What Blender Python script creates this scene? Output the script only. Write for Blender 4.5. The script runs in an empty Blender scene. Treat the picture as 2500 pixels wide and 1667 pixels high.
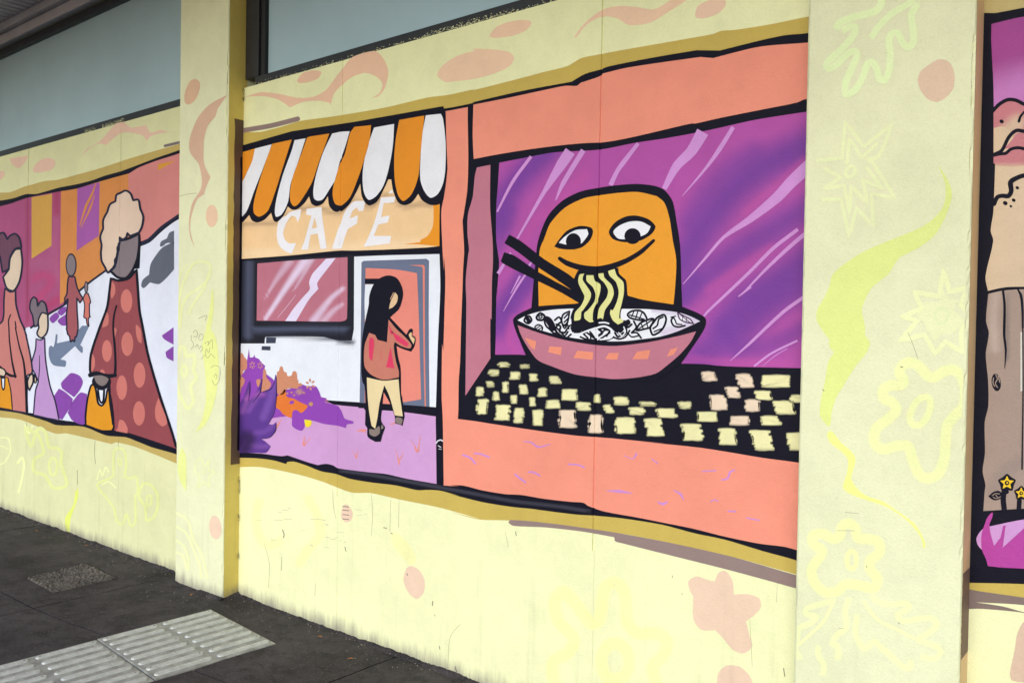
import bpy, bmesh, math, random
from mathutils import Vector, Matrix
random.seed(7)
SC = bpy.context.scene
COL = SC.collection

# ------------------------------------------------------------------ camera
FPX, ROLL, PITCH, YAW = 2094.0, .0166, .0170, math.radians(39.1)
CAM = Vector((0, 0, 1.5))
FW = Vector((-math.sin(YAW)*math.cos(PITCH), math.cos(YAW)*math.cos(PITCH), -math.sin(PITCH)))
_r = FW.cross(Vector((0, 0, 1))).normalized(); _u = _r.cross(FW)
RT = _r*math.cos(ROLL) + _u*math.sin(ROLL)
UP = -_r*math.sin(ROLL) + _u*math.cos(ROLL)
cd = bpy.data.cameras.new('camera'); cam = bpy.data.objects.new('camera', cd); COL.objects.link(cam)
cd.sensor_width = 36; cd.sensor_fit = 'HORIZONTAL'; cd.lens = 36*FPX/2500; cd.clip_end = 500; cd.clip_start = .05
m = Matrix((RT, UP, -FW)).transposed().to_4x4(); m.translation = CAM
cam.matrix_world = m
SC.camera = cam

# ------------------------------------------------------------------ light
SUN_EL, SUN_AZ = math.radians(23), math.radians(12)       # soft daylight coming in low under the awning from the street
world = bpy.data.worlds.new('World'); SC.world = world; world.use_nodes = True
nt = world.node_tree; bg = nt.nodes['Background']
sky = nt.nodes.new('ShaderNodeTexSky'); sky.sky_type = 'NISHITA'; sky.sun_disc = False
sky.sun_elevation = SUN_EL; sky.sun_rotation = math.pi - SUN_AZ; sky.air_density = 1.0; sky.dust_density = 1.0; sky.ozone_density = 2.0
nt.links.new(sky.outputs[0], bg.inputs[0]); bg.inputs[1].default_value = .12
sd = bpy.data.lights.new('sun', 'SUN'); sun = bpy.data.objects.new('sun', sd); COL.objects.link(sun)
sd.energy = 1.5; sd.angle = math.radians(60); sd.color = (1, 1, .98)
sdir = Vector((math.sin(SUN_AZ)*math.cos(SUN_EL), -math.cos(SUN_AZ)*math.cos(SUN_EL), math.sin(SUN_EL)))
sun.rotation_euler = sdir.to_track_quat('Z', 'Y').to_euler()
SC.view_settings.view_transform = 'Standard'; SC.view_settings.look = 'None'
SC.view_settings.gamma = 1; SC.view_settings.use_curve_mapping = False
SC.view_settings.exposure = .74

# ------------------------------------------------------------------ geometry constants (metres)
YW = 2.71            # face of the walls
YP = 2.61            # face of the pillars
XL0, XL1 = -4.60, -4.115    # left pillar
XR0, XR1 = -.976, -.513     # right pillar
ZT = 3.62            # head of the windows

# ------------------------------------------------------------------ materials
def lin(c):
    c = c/255.
    return c/12.92 if c <= .04045 else ((c+.055)/1.055)**2.4
_L = [(0, 1.33), (.9, 1.28), (1.3, 1.23), (1.8, 1.12), (2.3, .97), (2.75, .74), (3.3, .50)]
def day(z):
    for (a, la), (b, lb) in zip(_L, _L[1:]):
        if z <= b: return la+(lb-la)*max(0, z-a)/(b-a)
    return _L[-1][1]
def A(r, g, b, z=1.3, k=1.0):       # paint albedo from a colour matched on site and the daylight measured at that height
    d = day(z)*k
    return tuple(min(.86, lin(v)/(d*f)) for v, f in ((r, 1.), (g, 1.), (b, .98-.05*z)))
MATS = {}
def plaster_group():
    g = bpy.data.node_groups.new('painted_plaster', 'ShaderNodeTree')
    g.interface.new_socket('Color', in_out='INPUT', socket_type='NodeSocketColor')
    g.interface.new_socket('Color', in_out='OUTPUT', socket_type='NodeSocketColor')
    g.interface.new_socket('Normal', in_out='OUTPUT', socket_type='NodeSocketVector')
    N, K = g.nodes, g.links
    i = N.new('NodeGroupInput'); o = N.new('NodeGroupOutput')
    geo = N.new('ShaderNodeNewGeometry')
    def noise(scale, vec=None, detail=4, rough=.55):
        n = N.new('ShaderNodeTexNoise'); n.inputs['Scale'].default_value = scale
        n.inputs['Detail'].default_value = detail; n.inputs['Roughness'].default_value = rough
        K.new(vec or geo.outputs['Position'], n.inputs['Vector']); return n.outputs['Fac']
    def ramp(v, a, b, c0=0., c1=1.):
        n = N.new('ShaderNodeMapRange'); n.interpolation_type = 'SMOOTHSTEP'
        n.inputs[1].default_value = a; n.inputs[2].default_value = b
        n.inputs[3].default_value = c0; n.inputs[4].default_value = c1
        K.new(v, n.inputs[0]); return n.outputs[0]
    def mul(a, b):
        n = N.new('ShaderNodeMath'); n.operation = 'MULTIPLY'
        for s, v in zip(n.inputs, (a, b)):
            if isinstance(v, (int, float)): s.default_value = v
            else: K.new(v, s)
        return n.outputs[0]
    def mixc(f, a, b, mode='MIX'):
        n = N.new('ShaderNodeMix'); n.data_type = 'RGBA'; n.blend_type = mode
        K.new(f, n.inputs[0]) if not isinstance(f, (int, float)) else setattr(n.inputs[0], 'default_value', f)
        for s, v in ((n.inputs[6], a), (n.inputs[7], b)):
            if isinstance(v, tuple): s.default_value = v
            else: K.new(v, s)
        return n.outputs[2]
    mp = N.new('ShaderNodeMapping'); mp.inputs['Scale'].default_value = (1, 1, .06); K.new(geo.outputs['Position'], mp.inputs[0])
    mp2 = N.new('ShaderNodeMapping'); mp2.inputs['Scale'].default_value = (1, 1, .16); K.new(geo.outputs['Position'], mp2.inputs[0])
    sep = N.new('ShaderNodeSeparateXYZ'); K.new(geo.outputs['Position'], sep.inputs[0])
    # mottling of hand painted colour
    c = mixc(ramp(noise(3.2, detail=6), .35, .7, 0., .10), i.outputs[0], (.34, .34, .30, 1), 'MULTIPLY')
    c = mixc(ramp(noise(240, detail=2), .42, .75, 0., .10), c, (.35, .34, .32, 1), 'MULTIPLY')
    c = mixc(ramp(noise(11, detail=8, rough=.72), .40, .66, 0., .09), c, (.55, .55, .55, 1), 'MULTIPLY')
    # rain streaks
    c = mixc(mul(ramp(noise(26, mp.outputs[0], 3), .55, .8, 0., .16), ramp(sep.outputs[2], .95, .2)), c, (.35, .33, .28, 1), 'MULTIPLY')
    # chips and specks
    c = mixc(mul(ramp(noise(48, detail=5, rough=.7), .70, .75, 0., .8), ramp(noise(2.3, detail=2), .42, .6)), c, (.10, .09, .07, 1))
    # splash dirt rising from the pavement
    zj = N.new('ShaderNodeMath'); zj.operation = 'ADD'; K.new(sep.outputs[2], zj.inputs[0])
    K.new(mul(noise(15, mp2.outputs[0], 6, .75), -.16), zj.inputs[1])
    c = mixc(ramp(zj.outputs[0], .005, -.105, 0., .78), c, (.15, .125, .14, 1))
    K.new(c, o.inputs[0])
    b1 = N.new('ShaderNodeBump'); b1.inputs['Strength'].default_value = .55; b1.inputs['Distance'].default_value = .0022
    K.new(noise(160, detail=3, rough=.6), b1.inputs['Height'])
    b2 = N.new('ShaderNodeBump'); b2.inputs['Strength'].default_value = .35; b2.inputs['Distance'].default_value = .012
    K.new(noise(9, detail=2), b2.inputs['Height']); K.new(b1.outputs[0], b2.inputs['Normal'])
    K.new(b2.outputs[0], o.inputs[1])
    return g
PG = plaster_group()
def paint(rgb, rough=.62, feather=False):
    key = 'tinted' if feather else ('p', tuple(round(v, 4) for v in rgb), rough)
    if key in MATS: return MATS[key]
    mt = bpy.data.materials.new('paint'); mt.use_nodes = True
    N, K = mt.node_tree.nodes, mt.node_tree.links
    p = N['Principled BSDF']; g = N.new('ShaderNodeGroup'); g.node_tree = PG
    g.inputs[0].default_value = (*rgb, 1)
    K.new(g.outputs[0], p.inputs['Base Color']); K.new(g.outputs[1], p.inputs['Normal'])
    p.inputs['Roughness'].default_value = rough; p.inputs['Specular IOR Level'].default_value = .10 if max(rgb) < .1 else .25
    if feather:                     # colour carried by the sheet itself, for sprayed edges and blends
        at = N.new('ShaderNodeAttribute'); at.attribute_name = 'tint'; K.new(at.outputs['Color'], g.inputs[0])
    MATS[key] = mt
    return mt
def simple(name, rgb, rough=.5, metal=0, spec=.5, noise=0, nscale=20, bump=0, bscale=80, rgb2=None, bdist=.002):
    mt = bpy.data.materials.new(name); mt.use_nodes = True
    N, K = mt.node_tree.nodes, mt.node_tree.links; p = N['Principled BSDF']
    p.inputs['Base Color'].default_value = (*rgb, 1); p.inputs['Roughness'].default_value = rough
    p.inputs['Metallic'].default_value = metal; p.inputs['Specular IOR Level'].default_value = spec
    ge = N.new('ShaderNodeNewGeometry')
    if noise:
        n = N.new('ShaderNodeTexNoise'); n.inputs['Scale'].default_value = nscale; n.inputs['Detail'].default_value = 6; n.inputs['Roughness'].default_value = .65
        K.new(ge.outputs['Position'], n.inputs['Vector'])
        mr = N.new('ShaderNodeMapRange'); mr.inputs[1].default_value = .3; mr.inputs[2].default_value = .7; K.new(n.outputs['Fac'], mr.inputs[0])
        mx = N.new('ShaderNodeMix'); mx.data_type = 'RGBA'
        mx.inputs[6].default_value = (*[v*(1-noise) for v in rgb], 1); mx.inputs[7].default_value = (*(rgb2 or [min(1, v*(1+noise)) for v in rgb]), 1)
        K.new(mr.outputs[0], mx.inputs[0]); K.new(mx.outputs[2], p.inputs['Base Color'])
    if bump:
        n = N.new('ShaderNodeTexNoise'); n.inputs['Scale'].default_value = bscale; n.inputs['Detail'].default_value = 5; n.inputs['Roughness'].default_value = .7
        K.new(ge.outputs['Position'], n.inputs['Vector'])
        b = N.new('ShaderNodeBump'); b.inputs['Strength'].default_value = bump; b.inputs['Distance'].default_value = bdist
        K.new(n.outputs['Fac'], b.inputs['Height']); K.new(b.outputs[0], p.inputs['Normal'])
    return mt

# ------------------------------------------------------------------ object helpers
def link(name, mesh, parent=None, loc=None, label=None, cat=None, group=None, kind=None):
    o = bpy.data.objects.new(name, mesh); COL.objects.link(o)
    if parent: o.parent = parent
    if loc is not None: o.location = Vector(loc) - (WORLD.get(parent.name, Vector()) if parent else Vector())
    WORLD[o.name] = Vector(loc) if loc is not None else (WORLD.get(parent.name, Vector()) if parent else Vector())
    for k_, v in (('label', label), ('category', cat), ('group', group), ('kind', kind)):
        if v: o[k_] = v
    return o
WORLD = {}
def mesh_from(verts, faces, mat, name='mesh', smooth=False, centre=None):
    if centre is None:
        n = len(verts); centre = Vector([sum(v[i] for v in verts)/n for i in range(3)])
    me = bpy.data.meshes.new(name)
    me.from_pydata([tuple(Vector(v)-centre) for v in verts], [], faces)
    if mat: me.materials.append(mat)
    if smooth:
        for p in me.polygons: p.use_smooth = True
    me.update()
    return me, centre
def obj(name, verts, faces, mat, parent=None, smooth=False, **kw):
    me, c = mesh_from(verts, faces, mat, name, smooth)
    return link(name, me, parent, c, **kw)
BF = [(0, 3, 2, 1), (4, 5, 6, 7), (0, 1, 5, 4), (1, 2, 6, 5), (2, 3, 7, 6), (3, 0, 4, 7)]
def boxv(x0, x1, y0, y1, z0, z1):
    return [(x0, y0, z0), (x1, y0, z0), (x1, y1, z0), (x0, y1, z0), (x0, y0, z1), (x1, y0, z1), (x1, y1, z1), (x0, y1, z1)]
def box(name, x0, x1, y0, y1, z0, z1, mat, parent=None, bevel=0, seg=2, **kw):
    bm = bmesh.new(); c = Vector(((x0+x1)/2, (y0+y1)/2, (z0+z1)/2))
    vs = [bm.verts.new(Vector(v)-c) for v in boxv(x0, x1, y0, y1, z0, z1)]
    for f in BF: bm.faces.new([vs[i] for i in f])
    if bevel: bmesh.ops.bevel(bm, geom=bm.edges[:], offset=bevel, segments=seg, affect='EDGES', profile=.6)
    me = bpy.data.meshes.new(name); bm.to_mesh(me); bm.free(); me.materials.append(mat)
    return link(name, me, parent, c, **kw)
def empty(name, loc, **kw):
    return link(name, None, None, loc, **kw)

# ------------------------------------------------------------------ painting helpers
# The murals were measured on survey crops; every point is carried onto the real plane of the wall it is painted on.
TILE = {'a': (0, 0, 3.92), 'b': (0, 400, 3.92), 'c': (0, 800, 3.92), 'd': (0, 1200, 3.357), 'e': (560, 0, 3.92), 'g': (560, 260, 3.92),
        'h': (560, 600, 3.92), 'i': (560, 840, 3.92), 'j': (1100, 0, 3.92), 'k': (1100, 380, 3.92), 'l': (1100, 700, 3.92),
        'm': (1500, 700, 3.92), 'n': (1500, 0, 3.92), 'o': (1500, 360, 3.92), 'q': (1100, 1060, 2.6133), 'r': (560, 1067, 2.6133),
        't': (1900, 0, 3.92), 'u': (1900, 400, 3.92), 'v': (1900, 800, 3.92), 'w': (1900, 1200, 3.92), 'x': (1900, 1267, 3.92), 'z': (0, 380, 7.84), 'Z': (0, 800, 7.84)}
def parse(s):
    pts, cor, t = [], [], None
    for tok in s.split():
        if tok in TILE: t = TILE[tok]; continue
        c = tok.endswith('!'); x, y = tok.rstrip('!').split(',')
        pts.append(Vector((t[0]+float(x)/t[2], t[1]+float(y)/t[2]))); cor.append(c)
    return pts, cor
def spline(pts, cor, closed, n=4):
    N_ = len(pts); out = []
    rng = range(N_ if closed else N_-1)
    for i in rng:
        p1, p2 = pts[i], pts[(i+1) % N_]
        p0 = pts[i-1] if (closed or i > 0) else p1*2-p2
        p3 = pts[(i+2) % N_] if (closed or i+2 < N_) else p2*2-p1
        L = (p2-p1).length or 1e-6
        t1 = (p2-p0); t2 = (p3-p1)
        def tan(t, a, b):
            l = (a+b) or 1e-6
            return t*(L/l)
        m1 = Vector((0, 0)) if cor[i] else tan(t1, (p1-p0).length, L)
        m2 = Vector((0, 0)) if cor[(i+1) % N_] else tan(t2, L, (p3-p2).length)
        if cor[i]: m1 = (p2-p1)
        if cor[(i+1) % N_]: m2 = (p2-p1)
        m1 = m1*.85; m2 = m2*.85
        for k_ in range(n):
            t = k_/n; t2_, t3 = t*t, t*t*t
            out.append(p1*(2*t3-3*t2_+1)+m1*(t3-2*t2_+t)+p2*(-2*t3+3*t2_)+m2*(t3-t2_))
    if not closed: out.append(pts[-1].copy())
    return out
def on_wall(p, Y):
    d = FW + RT*((p.x-1250)/FPX) - UP*((p.y-833.5)/FPX)
    return CAM + d*((Y-CAM.y)/d.y)
PLANE = {'wall': YW, 'pillar': YP}
EPS = .00045
JOINTS = (-6.91, -5.485, -3.285, -1.79)
def fold(me, c):
    """press the sheet into the vertical joints between the wall panels"""
    xs = [v.co.x+c.x for v in me.vertices]; x0, x1 = min(xs), max(xs)
    js = [j for j in JOINTS if x0 < j+.004 and x1 > j-.004]
    if not js or max(v.co.z for v in me.vertices)+c.z < .8: return
    bm = bmesh.new(); bm.from_mesh(me)
    for j in js:
        dp = .0048 if j == -1.79 else .003
        for d in (-.0046, -.0022, .0022, .0046):
            if x0 < j+d < x1:
                bmesh.ops.bisect_plane(bm, geom=bm.verts[:]+bm.edges[:]+bm.faces[:], dist=1e-6, plane_co=(j+d-c.x, 0, 0), plane_no=(1, 0, 0))
        for v in bm.verts:
            a = abs(v.co.x+c.x-j)
            if a < .0045: v.co.y += dp*min(1, (.0046-a)/.0024)
    bm.to_mesh(me); bm.free()
def put(name, verts2, faces, layer, mat, parent, plane, tint=None, run=None, **kw):
    Y = PLANE[plane]; run = run or [0]*len(verts2)
    vs = [on_wall(p, Y) - Vector((0, EPS*layer+r*4e-6, 0)) for p, r in zip(verts2, run)]   # later brushwork lies on earlier
    me, c = mesh_from(vs, faces, mat, name)
    if tint:
        at = me.attributes.new('tint', 'FLOAT_COLOR', 'POINT')
        for i, v in enumerate(tint): at.data[i].color = (*v, 1)
    if plane == 'wall': fold(me, c)
    else:                                           # paint stops at the arrises of the pillar
        a, b = (XL0, XL1) if c.x < -3 else (XR0, XR1)
        bm = bmesh.new(); bm.from_mesh(me)
        for x, n_ in ((a+.009, (-1, 0, 0)), (b-.009, (1, 0, 0))):
            bmesh.ops.bisect_plane(bm, geom=bm.verts[:]+bm.edges[:]+bm.faces[:], dist=1e-6, plane_co=(x-c.x, 0, 0), plane_no=n_, clear_outer=True)
        bm.to_mesh(me); bm.free()
    return link(name, me, parent, c, **kw)
def mixrgb(a, b, f): return tuple(x+(y-x)*f for x, y in zip(a, b))
def seg_dist(p, path, ws):
    best = (1e9, 1.)
    for i in range(len(path)-1):
        a, b = path[i], path[i+1]; d = b-a; l2 = d.length_squared or 1e-9
        t = max(0., min(1., (p-a).dot(d)/l2)); r = (p-(a+d*t)).length; w = ws[i]+(ws[i+1]-ws[i])*t
        if r/w < best[0]: best = (r/w, t)
    return best[0]
def poly(name, layer, rgb, s, parent, plane='wall', sharp=False, feather=0, under=None, shades=None, step=9., **kw):
    """filled paint shape; feather = sprayed edge (photo px) blending to the colour `under`; shades = soft spray strokes inside it"""
    pts, cor = parse(s)
    if not sharp: pts = spline(pts, cor, True)
    n = len(pts)
    if shades:
        bm = bmesh.new(); bm.faces.new([bm.verts.new((p.x, p.y, 0)) for p in pts])
        for ax in (0, 1):
            lo = min(p[ax] for p in pts); hi = max(p[ax] for p in pts); k_ = lo+step
            no = (1, 0, 0) if ax == 0 else (0, 1, 0)
            while k_ < hi:
                bmesh.ops.bisect_plane(bm, geom=bm.verts[:]+bm.edges[:]+bm.faces[:], dist=1e-5, plane_co=(k_, k_, 0), plane_no=no); k_ += step
        bmesh.ops.triangulate(bm, faces=[f for f in bm.faces if len(f.verts) > 4])
        bm.verts.index_update(); P2 = [Vector((v.co.x, v.co.y)) for v in bm.verts]; F2 = [[v.index for v in f.verts] for f in bm.faces]; bm.free()
        cols = [rgb]*len(P2)
        for sp, w, al, c in shades:
            q, qc = parse(sp); sc = TILE[sp.split()[0]][2]; w = [w]*len(q) if isinstance(w, (int, float)) else w
            path = spline(q, qc, False, 3); ws = []
            for i in range(len(path)): f = i/3; a = int(f); b = min(a+1, len(w)-1); ws.append((w[a]+(w[b]-w[a])*(f-a))/sc/2)
            for i, p in enumerate(P2):
                d = seg_dist(p, path, ws)
                if d < 1: f = 1-d*d; cols[i] = mixrgb(cols[i], c, al*f*f*(1.25-.25*f))
        return put(name, P2, F2, layer, paint(rgb, feather=True), parent, plane, tint=cols, **kw)
    if not feather:
        return put(name, pts, [list(range(n))], layer, paint(rgb), parent, plane, **kw)
    ar = sum(pts[i].x*pts[(i+1) % n].y-pts[(i+1) % n].x*pts[i].y for i in range(n)); sg = 1 if ar > 0 else -1
    ins, outr = [], []
    for i in range(n):
        t = (pts[(i+1) % n]-pts[i-1]); t = t.normalized() if t.length > 1e-6 else Vector((1, 0)); nn = Vector((t.y, -t.x))*sg
        f = feather*random.uniform(.6, 1.4); outr.append(pts[i]+nn*f); ins.append(pts[i]-nn*feather*.6)
    faces = [list(range(n))]+[[i, (i+1) % n, n+(i+1) % n, n+i] for i in range(n)]
    return put(name, ins+outr, faces, layer, paint(rgb, feather=True), parent, plane, tint=[rgb]*n+[under or INK]*n, **kw)
def _ribbon(path, ws, closed=False):
    n = len(path); L, Rr = [], []
    for i in range(n):
        a = path[i-1] if (closed or i) else path[0]; b = path[(i+1) % n] if (closed or i < n-1) else path[-1]
        t = b-a; t = t.normalized() if t.length > 1e-6 else Vector((1, 0)); nn = Vector((-t.y, t.x))
        L.append(path[i]+nn*ws[i]/2); Rr.append(path[i]-nn*ws[i]/2)
    return L, Rr
def stroke(name, layer, rgb, s, w, parent, plane='wall', closed=False, cap=True, under=None, edge=None, n=4, **kw):
    """a brush or spray line; w in crop pixels of the first tile, one number or one per point"""
    pts, cor = parse(s); sc = TILE[s.split()[0]][2]
    path = spline(pts, cor, closed, n)
    if isinstance(w, (int, float)): w = [w]*len(pts)
    ws = []
    for i in range(len(path)):
        f = i/n; a = int(f); b = a+1; f -= a
        wa = w[a % len(w)]; wb = w[b % len(w)] if closed else w[min(b, len(w)-1)]
        ws.append((wa+(wb-wa)*f)/sc)
    L, Rr = _ribbon(path, ws, closed); m_ = len(path)
    if under:                       # sprayed: full in the middle, fading into the colour underneath
        vs = L+path+Rr; cov = [under]*m_+[rgb]*m_+[under]*m_
        if not closed: cov[m_] = under; cov[2*m_-1] = under
        q = m_ if closed else m_-1
        fs = [[i, (i+1) % m_, m_+(i+1) % m_, m_+i] for i in range(q)]+[[m_+i, m_+(i+1) % m_, 2*m_+(i+1) % m_, 2*m_+i] for i in range(q)]
        return put(name, vs, fs, layer, paint(rgb, feather=True), parent, plane, tint=cov, run=list(range(m_))*3, **kw)
    if edge:                        # edge = wall colour the soft rim of the line fades into
        Li, Ri = _ribbon(path, [w_*.78 for w_ in ws], closed); Lo, Ro = _ribbon(path, [w_*1.16 for w_ in ws], closed); q = m_ if closed else m_-1
        fs = [[r_*m_+i, r_*m_+(i+1) % m_, (r_+1)*m_+(i+1) % m_, (r_+1)*m_+i] for r_ in range(3) for i in range(q)]
        vs = Lo+Li+Ri+Ro; cov = [edge]*m_+[rgb]*(2*m_)+[edge]*m_
        if not closed:
            for r_ in range(4): cov[r_*m_] = edge; cov[(r_+1)*m_-1] = edge
        return put(name, vs, fs, layer, paint(rgb, feather=True), parent, plane, tint=cov, run=list(range(m_))*4, **kw)
    vs = L+Rr; q = m_ if closed else m_-1; run = list(range(m_))*2
    fs = [[i, (i+1) % m_, m_+(i+1) % m_, m_+i] for i in range(q)]
    if cap and not closed:
        for idx, d in ((0, path[0]-path[1]), (m_-1, path[-1]-path[-2])):
            if d.length < 1e-6 or ws[idx] < .3: continue
            d.normalize(); nn = Vector((-d.y, d.x)); r_ = ws[idx]/2
            arc = [path[idx]+nn*r_*math.cos(k_*math.pi/6)+d*r_*math.sin(k_*math.pi/6) for k_ in range(7)]
            b0 = len(vs); vs += arc; fs.append(list(range(b0, b0+7))); run += [-3 if idx == 0 else m_+3]*7
    return put(name, vs, fs, layer, paint(rgb), parent, plane, run=run, **kw)
def blob(name, layer, rgb, tile, cx, cy, rx, ry, parent, plane='wall', rot=0, n=22, **kw):
    t = TILE[tile]; a = math.radians(rot); pts = []
    for i in range(n):
        th = 2*math.pi*i/n; x, y = rx*math.cos(th), ry*math.sin(th)
        pts.append(Vector((t[0]+(cx+x*math.cos(a)-y*math.sin(a))/t[2], t[1]+(cy+x*math.sin(a)+y*math.cos(a))/t[2])))
    return put(name, pts, [list(range(n))], layer, paint(rgb), parent, plane, **kw)
def outlined(name, layer, rgb, s, w, parent, ink, plane='wall', **kw):
    """a filled shape with a black brush outline as its sub-part when it is a part"""
    o = poly(name, layer, rgb, s, parent, plane, **kw)
    stroke('outline', layer+.5, ink, s, w, o if o.parent and not o.parent.parent else parent, plane, closed=True)
    return o

# ------------------------------------------------------------------ materials of the building and pavement
CREAM = A(248, 250, 190, .6)
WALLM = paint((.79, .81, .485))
WALLM_L = paint((.665, .68, .40))  # same cream, darker: the left bay's dimmer light is put into the colour
PILM = paint((.725, .745, .495))
M_frame = simple('dark_frame', (.016, .018, .022), .45, noise=.3)
M_reveal = simple('frame_reveal', (.008, .009, .010), .6)
M_glass = simple('filmed_glass', (.34, .475, .54), .28, spec=.5, noise=.10, nscale=.8)
M_soffit = simple('soffit_paint', (.50, .48, .52), .6, noise=.15, nscale=6)
M_trim = simple('trim_paint', (.40, .38, .42), .55, noise=.12, nscale=5)
M_lintel = simple('lintel', (.5, .5, .35), .7, noise=.1)

# asphalt-grey concrete of the pavement
def asphalt(name, c0, c1, speck=.55, bump=.6):
    mt = bpy.data.materials.new(name); mt.use_nodes = True
    N, K = mt.node_tree.nodes, mt.node_tree.links; p = N['Principled BSDF']; p.inputs['Roughness'].default_value = .82
    p.inputs['Specular IOR Level'].default_value = .35
    ge = N.new('ShaderNodeNewGeometry')
    def nz(s, d=6, r=.65):
        n = N.new('ShaderNodeTexNoise'); n.inputs['Scale'].default_value = s; n.inputs['Detail'].default_value = d; n.inputs['Roughness'].default_value = r
        K.new(ge.outputs['Position'], n.inputs['Vector']); return n.outputs['Fac']
    def mr(v, a, b, c=0, d=1):
        n = N.new('ShaderNodeMapRange'); n.inputs[1].default_value = a; n.inputs[2].default_value = b; n.inputs[3].default_value = c; n.inputs[4].default_value = d
        K.new(v, n.inputs[0]); return n.outputs[0]
    def mx(f, a, b):
        n = N.new('ShaderNodeMix'); n.data_type = 'RGBA'; K.new(f, n.inputs[0])
        for s, v in ((n.inputs[6], a), (n.inputs[7], b)):
            if isinstance(v, tuple): s.default_value = (*v, 1)
            else: K.new(v, s)
        return n.outputs[2]
    c = mx(mr(nz(2.6), .32, .7), c0, c1)
    c = mx(mr(nz(11, 6, .7), .47, .66, 0, .7), c, tuple(v*.5 for v in c0)); c = mx(mr(nz(19, 6, .75), .56, .7, 0, .5), c, tuple(v*1.7 for v in c1))
    c = mx(mr(nz(95, 4, .8), .57, .66, 0, speck), c, (.17, .16, .155))
    c = mx(mr(nz(180, 3), .36, .27, 0, .7), c, (.015, .015, .016))
    v = N.new('ShaderNodeTexVoronoi'); v.inputs['Scale'].default_value = 5.5; K.new(ge.outputs['Position'], v.inputs['Vector'])
    v3 = N.new('ShaderNodeTexVoronoi'); v3.inputs['Scale'].default_value = 3.1; K.new(ge.outputs['Position'], v3.inputs['Vector']); c = mx(mr(v3.outputs['Distance'], .07, .04, 0, .45), c, (.10, .095, .095))
    c = mx(mr(v.outputs['Distance'], .035, .02, 0, .7), c, (.014, .014, .015))   # trodden gum spots
    K.new(c, p.inputs['Base Color'])
    b = N.new('ShaderNodeBump'); b.inputs['Strength'].default_value = bump; b.inputs['Distance'].default_value = .004; K.new(nz(150, 5, .75), b.inputs['Height'])
    K.new(b.outputs[0], p.inputs['Normal'])
    return mt
M_slab = asphalt('pavement_surface', (.014, .0115, .0145), (.066, .056, .062))
M_under = simple('joint_grit', (.020, .019, .018), .95, noise=.4, nscale=40)
M_road = asphalt('road_surface', (.04, .04, .042), (.06, .06, .06))
M_kerb = simple('kerb_stone', (.24, .235, .22), .8, noise=.2, bump=.5)
M_patch = asphalt('rough_patch', (.05, .044, .04), (.16, .14, .12), .8, 1.)
M_tile = simple('tactile_plate', (.29, .29, .27), .6, noise=.35, nscale=16, bump=.6, bscale=210, rgb2=(.42, .43, .40), bdist=.001)
M_bar = simple('tactile_bar', (.46, .48, .46), .42, noise=.22, nscale=25, bump=.35, bscale=260, bdist=.0008)
M_rib = simple('tactile_rib', (.70, .71, .69), .4)
M_hole = simple('stud_hole', (.03, .03, .03), .8)

# ------------------------------------------------------------------ ground
road = box('road', -60, 60, -60, 60, -.5, -.13, M_road, kind='structure')
pav = box('pavement', -40, 30, -2.0, 2.95, -.45, -.022, M_under, kind='structure')
kerb0 = None
for i in range(28):
    x = -16+i*.92
    box('kerb_stone', x, x+.91, -2.17, -2.005, -.45, 0, M_kerb, pav, bevel=.012)
XS = [-14.11, -12.23, -10.35, -8.47, -6.59, -4.71, -2.83, -.95, .93, 2.81, 4.69]
def JY(x): return min(2.05, max(1.885, 1.885+(x+4.3)*.17))
def slab(x0, x1, ya0, ya1, yb0, yb1):
    g = .005; bm = bmesh.new()
    nx, ny = 10, 6; c = Vector(((x0+x1)/2, (ya0+yb1)/2, 0)); vs = []
    for j in range(ny+1):
        for i in range(nx+1):
            u, v = i/nx, j/ny; x = x0+g+(x1-x0-2*g)*u; lo = ya0+(ya1-ya0)*u+g; hi = yb0+(yb1-yb0)*u-g; y = lo+(hi-lo)*v
            e = i in (0, nx) or j in (0, ny)
            z = random.uniform(-.0012, .0012) - (.003 if e else 0)
            if e: x += random.uniform(-.0015, .0015); y += random.uniform(-.0015, .0015)
            vs.append(bm.verts.new(Vector((x, y, z))-c))
    for j in range(ny):
        for i in range(nx): bm.faces.new((vs[j*(nx+1)+i], vs[j*(nx+1)+i+1], vs[(j+1)*(nx+1)+i+1], vs[(j+1)*(nx+1)+i]))
    be = [e for e in bm.edges if e.is_boundary]
    r = bmesh.ops.extrude_edge_only(bm, edges=be)
    for v in r['geom']:
        if isinstance(v, bmesh.types.BMVert): v.co.z = -.06
    me = bpy.data.meshes.new('pavement_slab'); bm.to_mesh(me); bm.free(); me.materials.append(M_slab)
    for p in me.polygons: p.use_smooth = False
    link('pavement_slab', me, pav, c)
for a, b in zip(XS, XS[1:]):
    slab(a, b, JY(a), JY(b), 2.76, 2.76)
    slab(a, b, 0, 0, JY(a), JY(b))
    slab(a, b, -2.0, -2.0, 0, 0)
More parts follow.
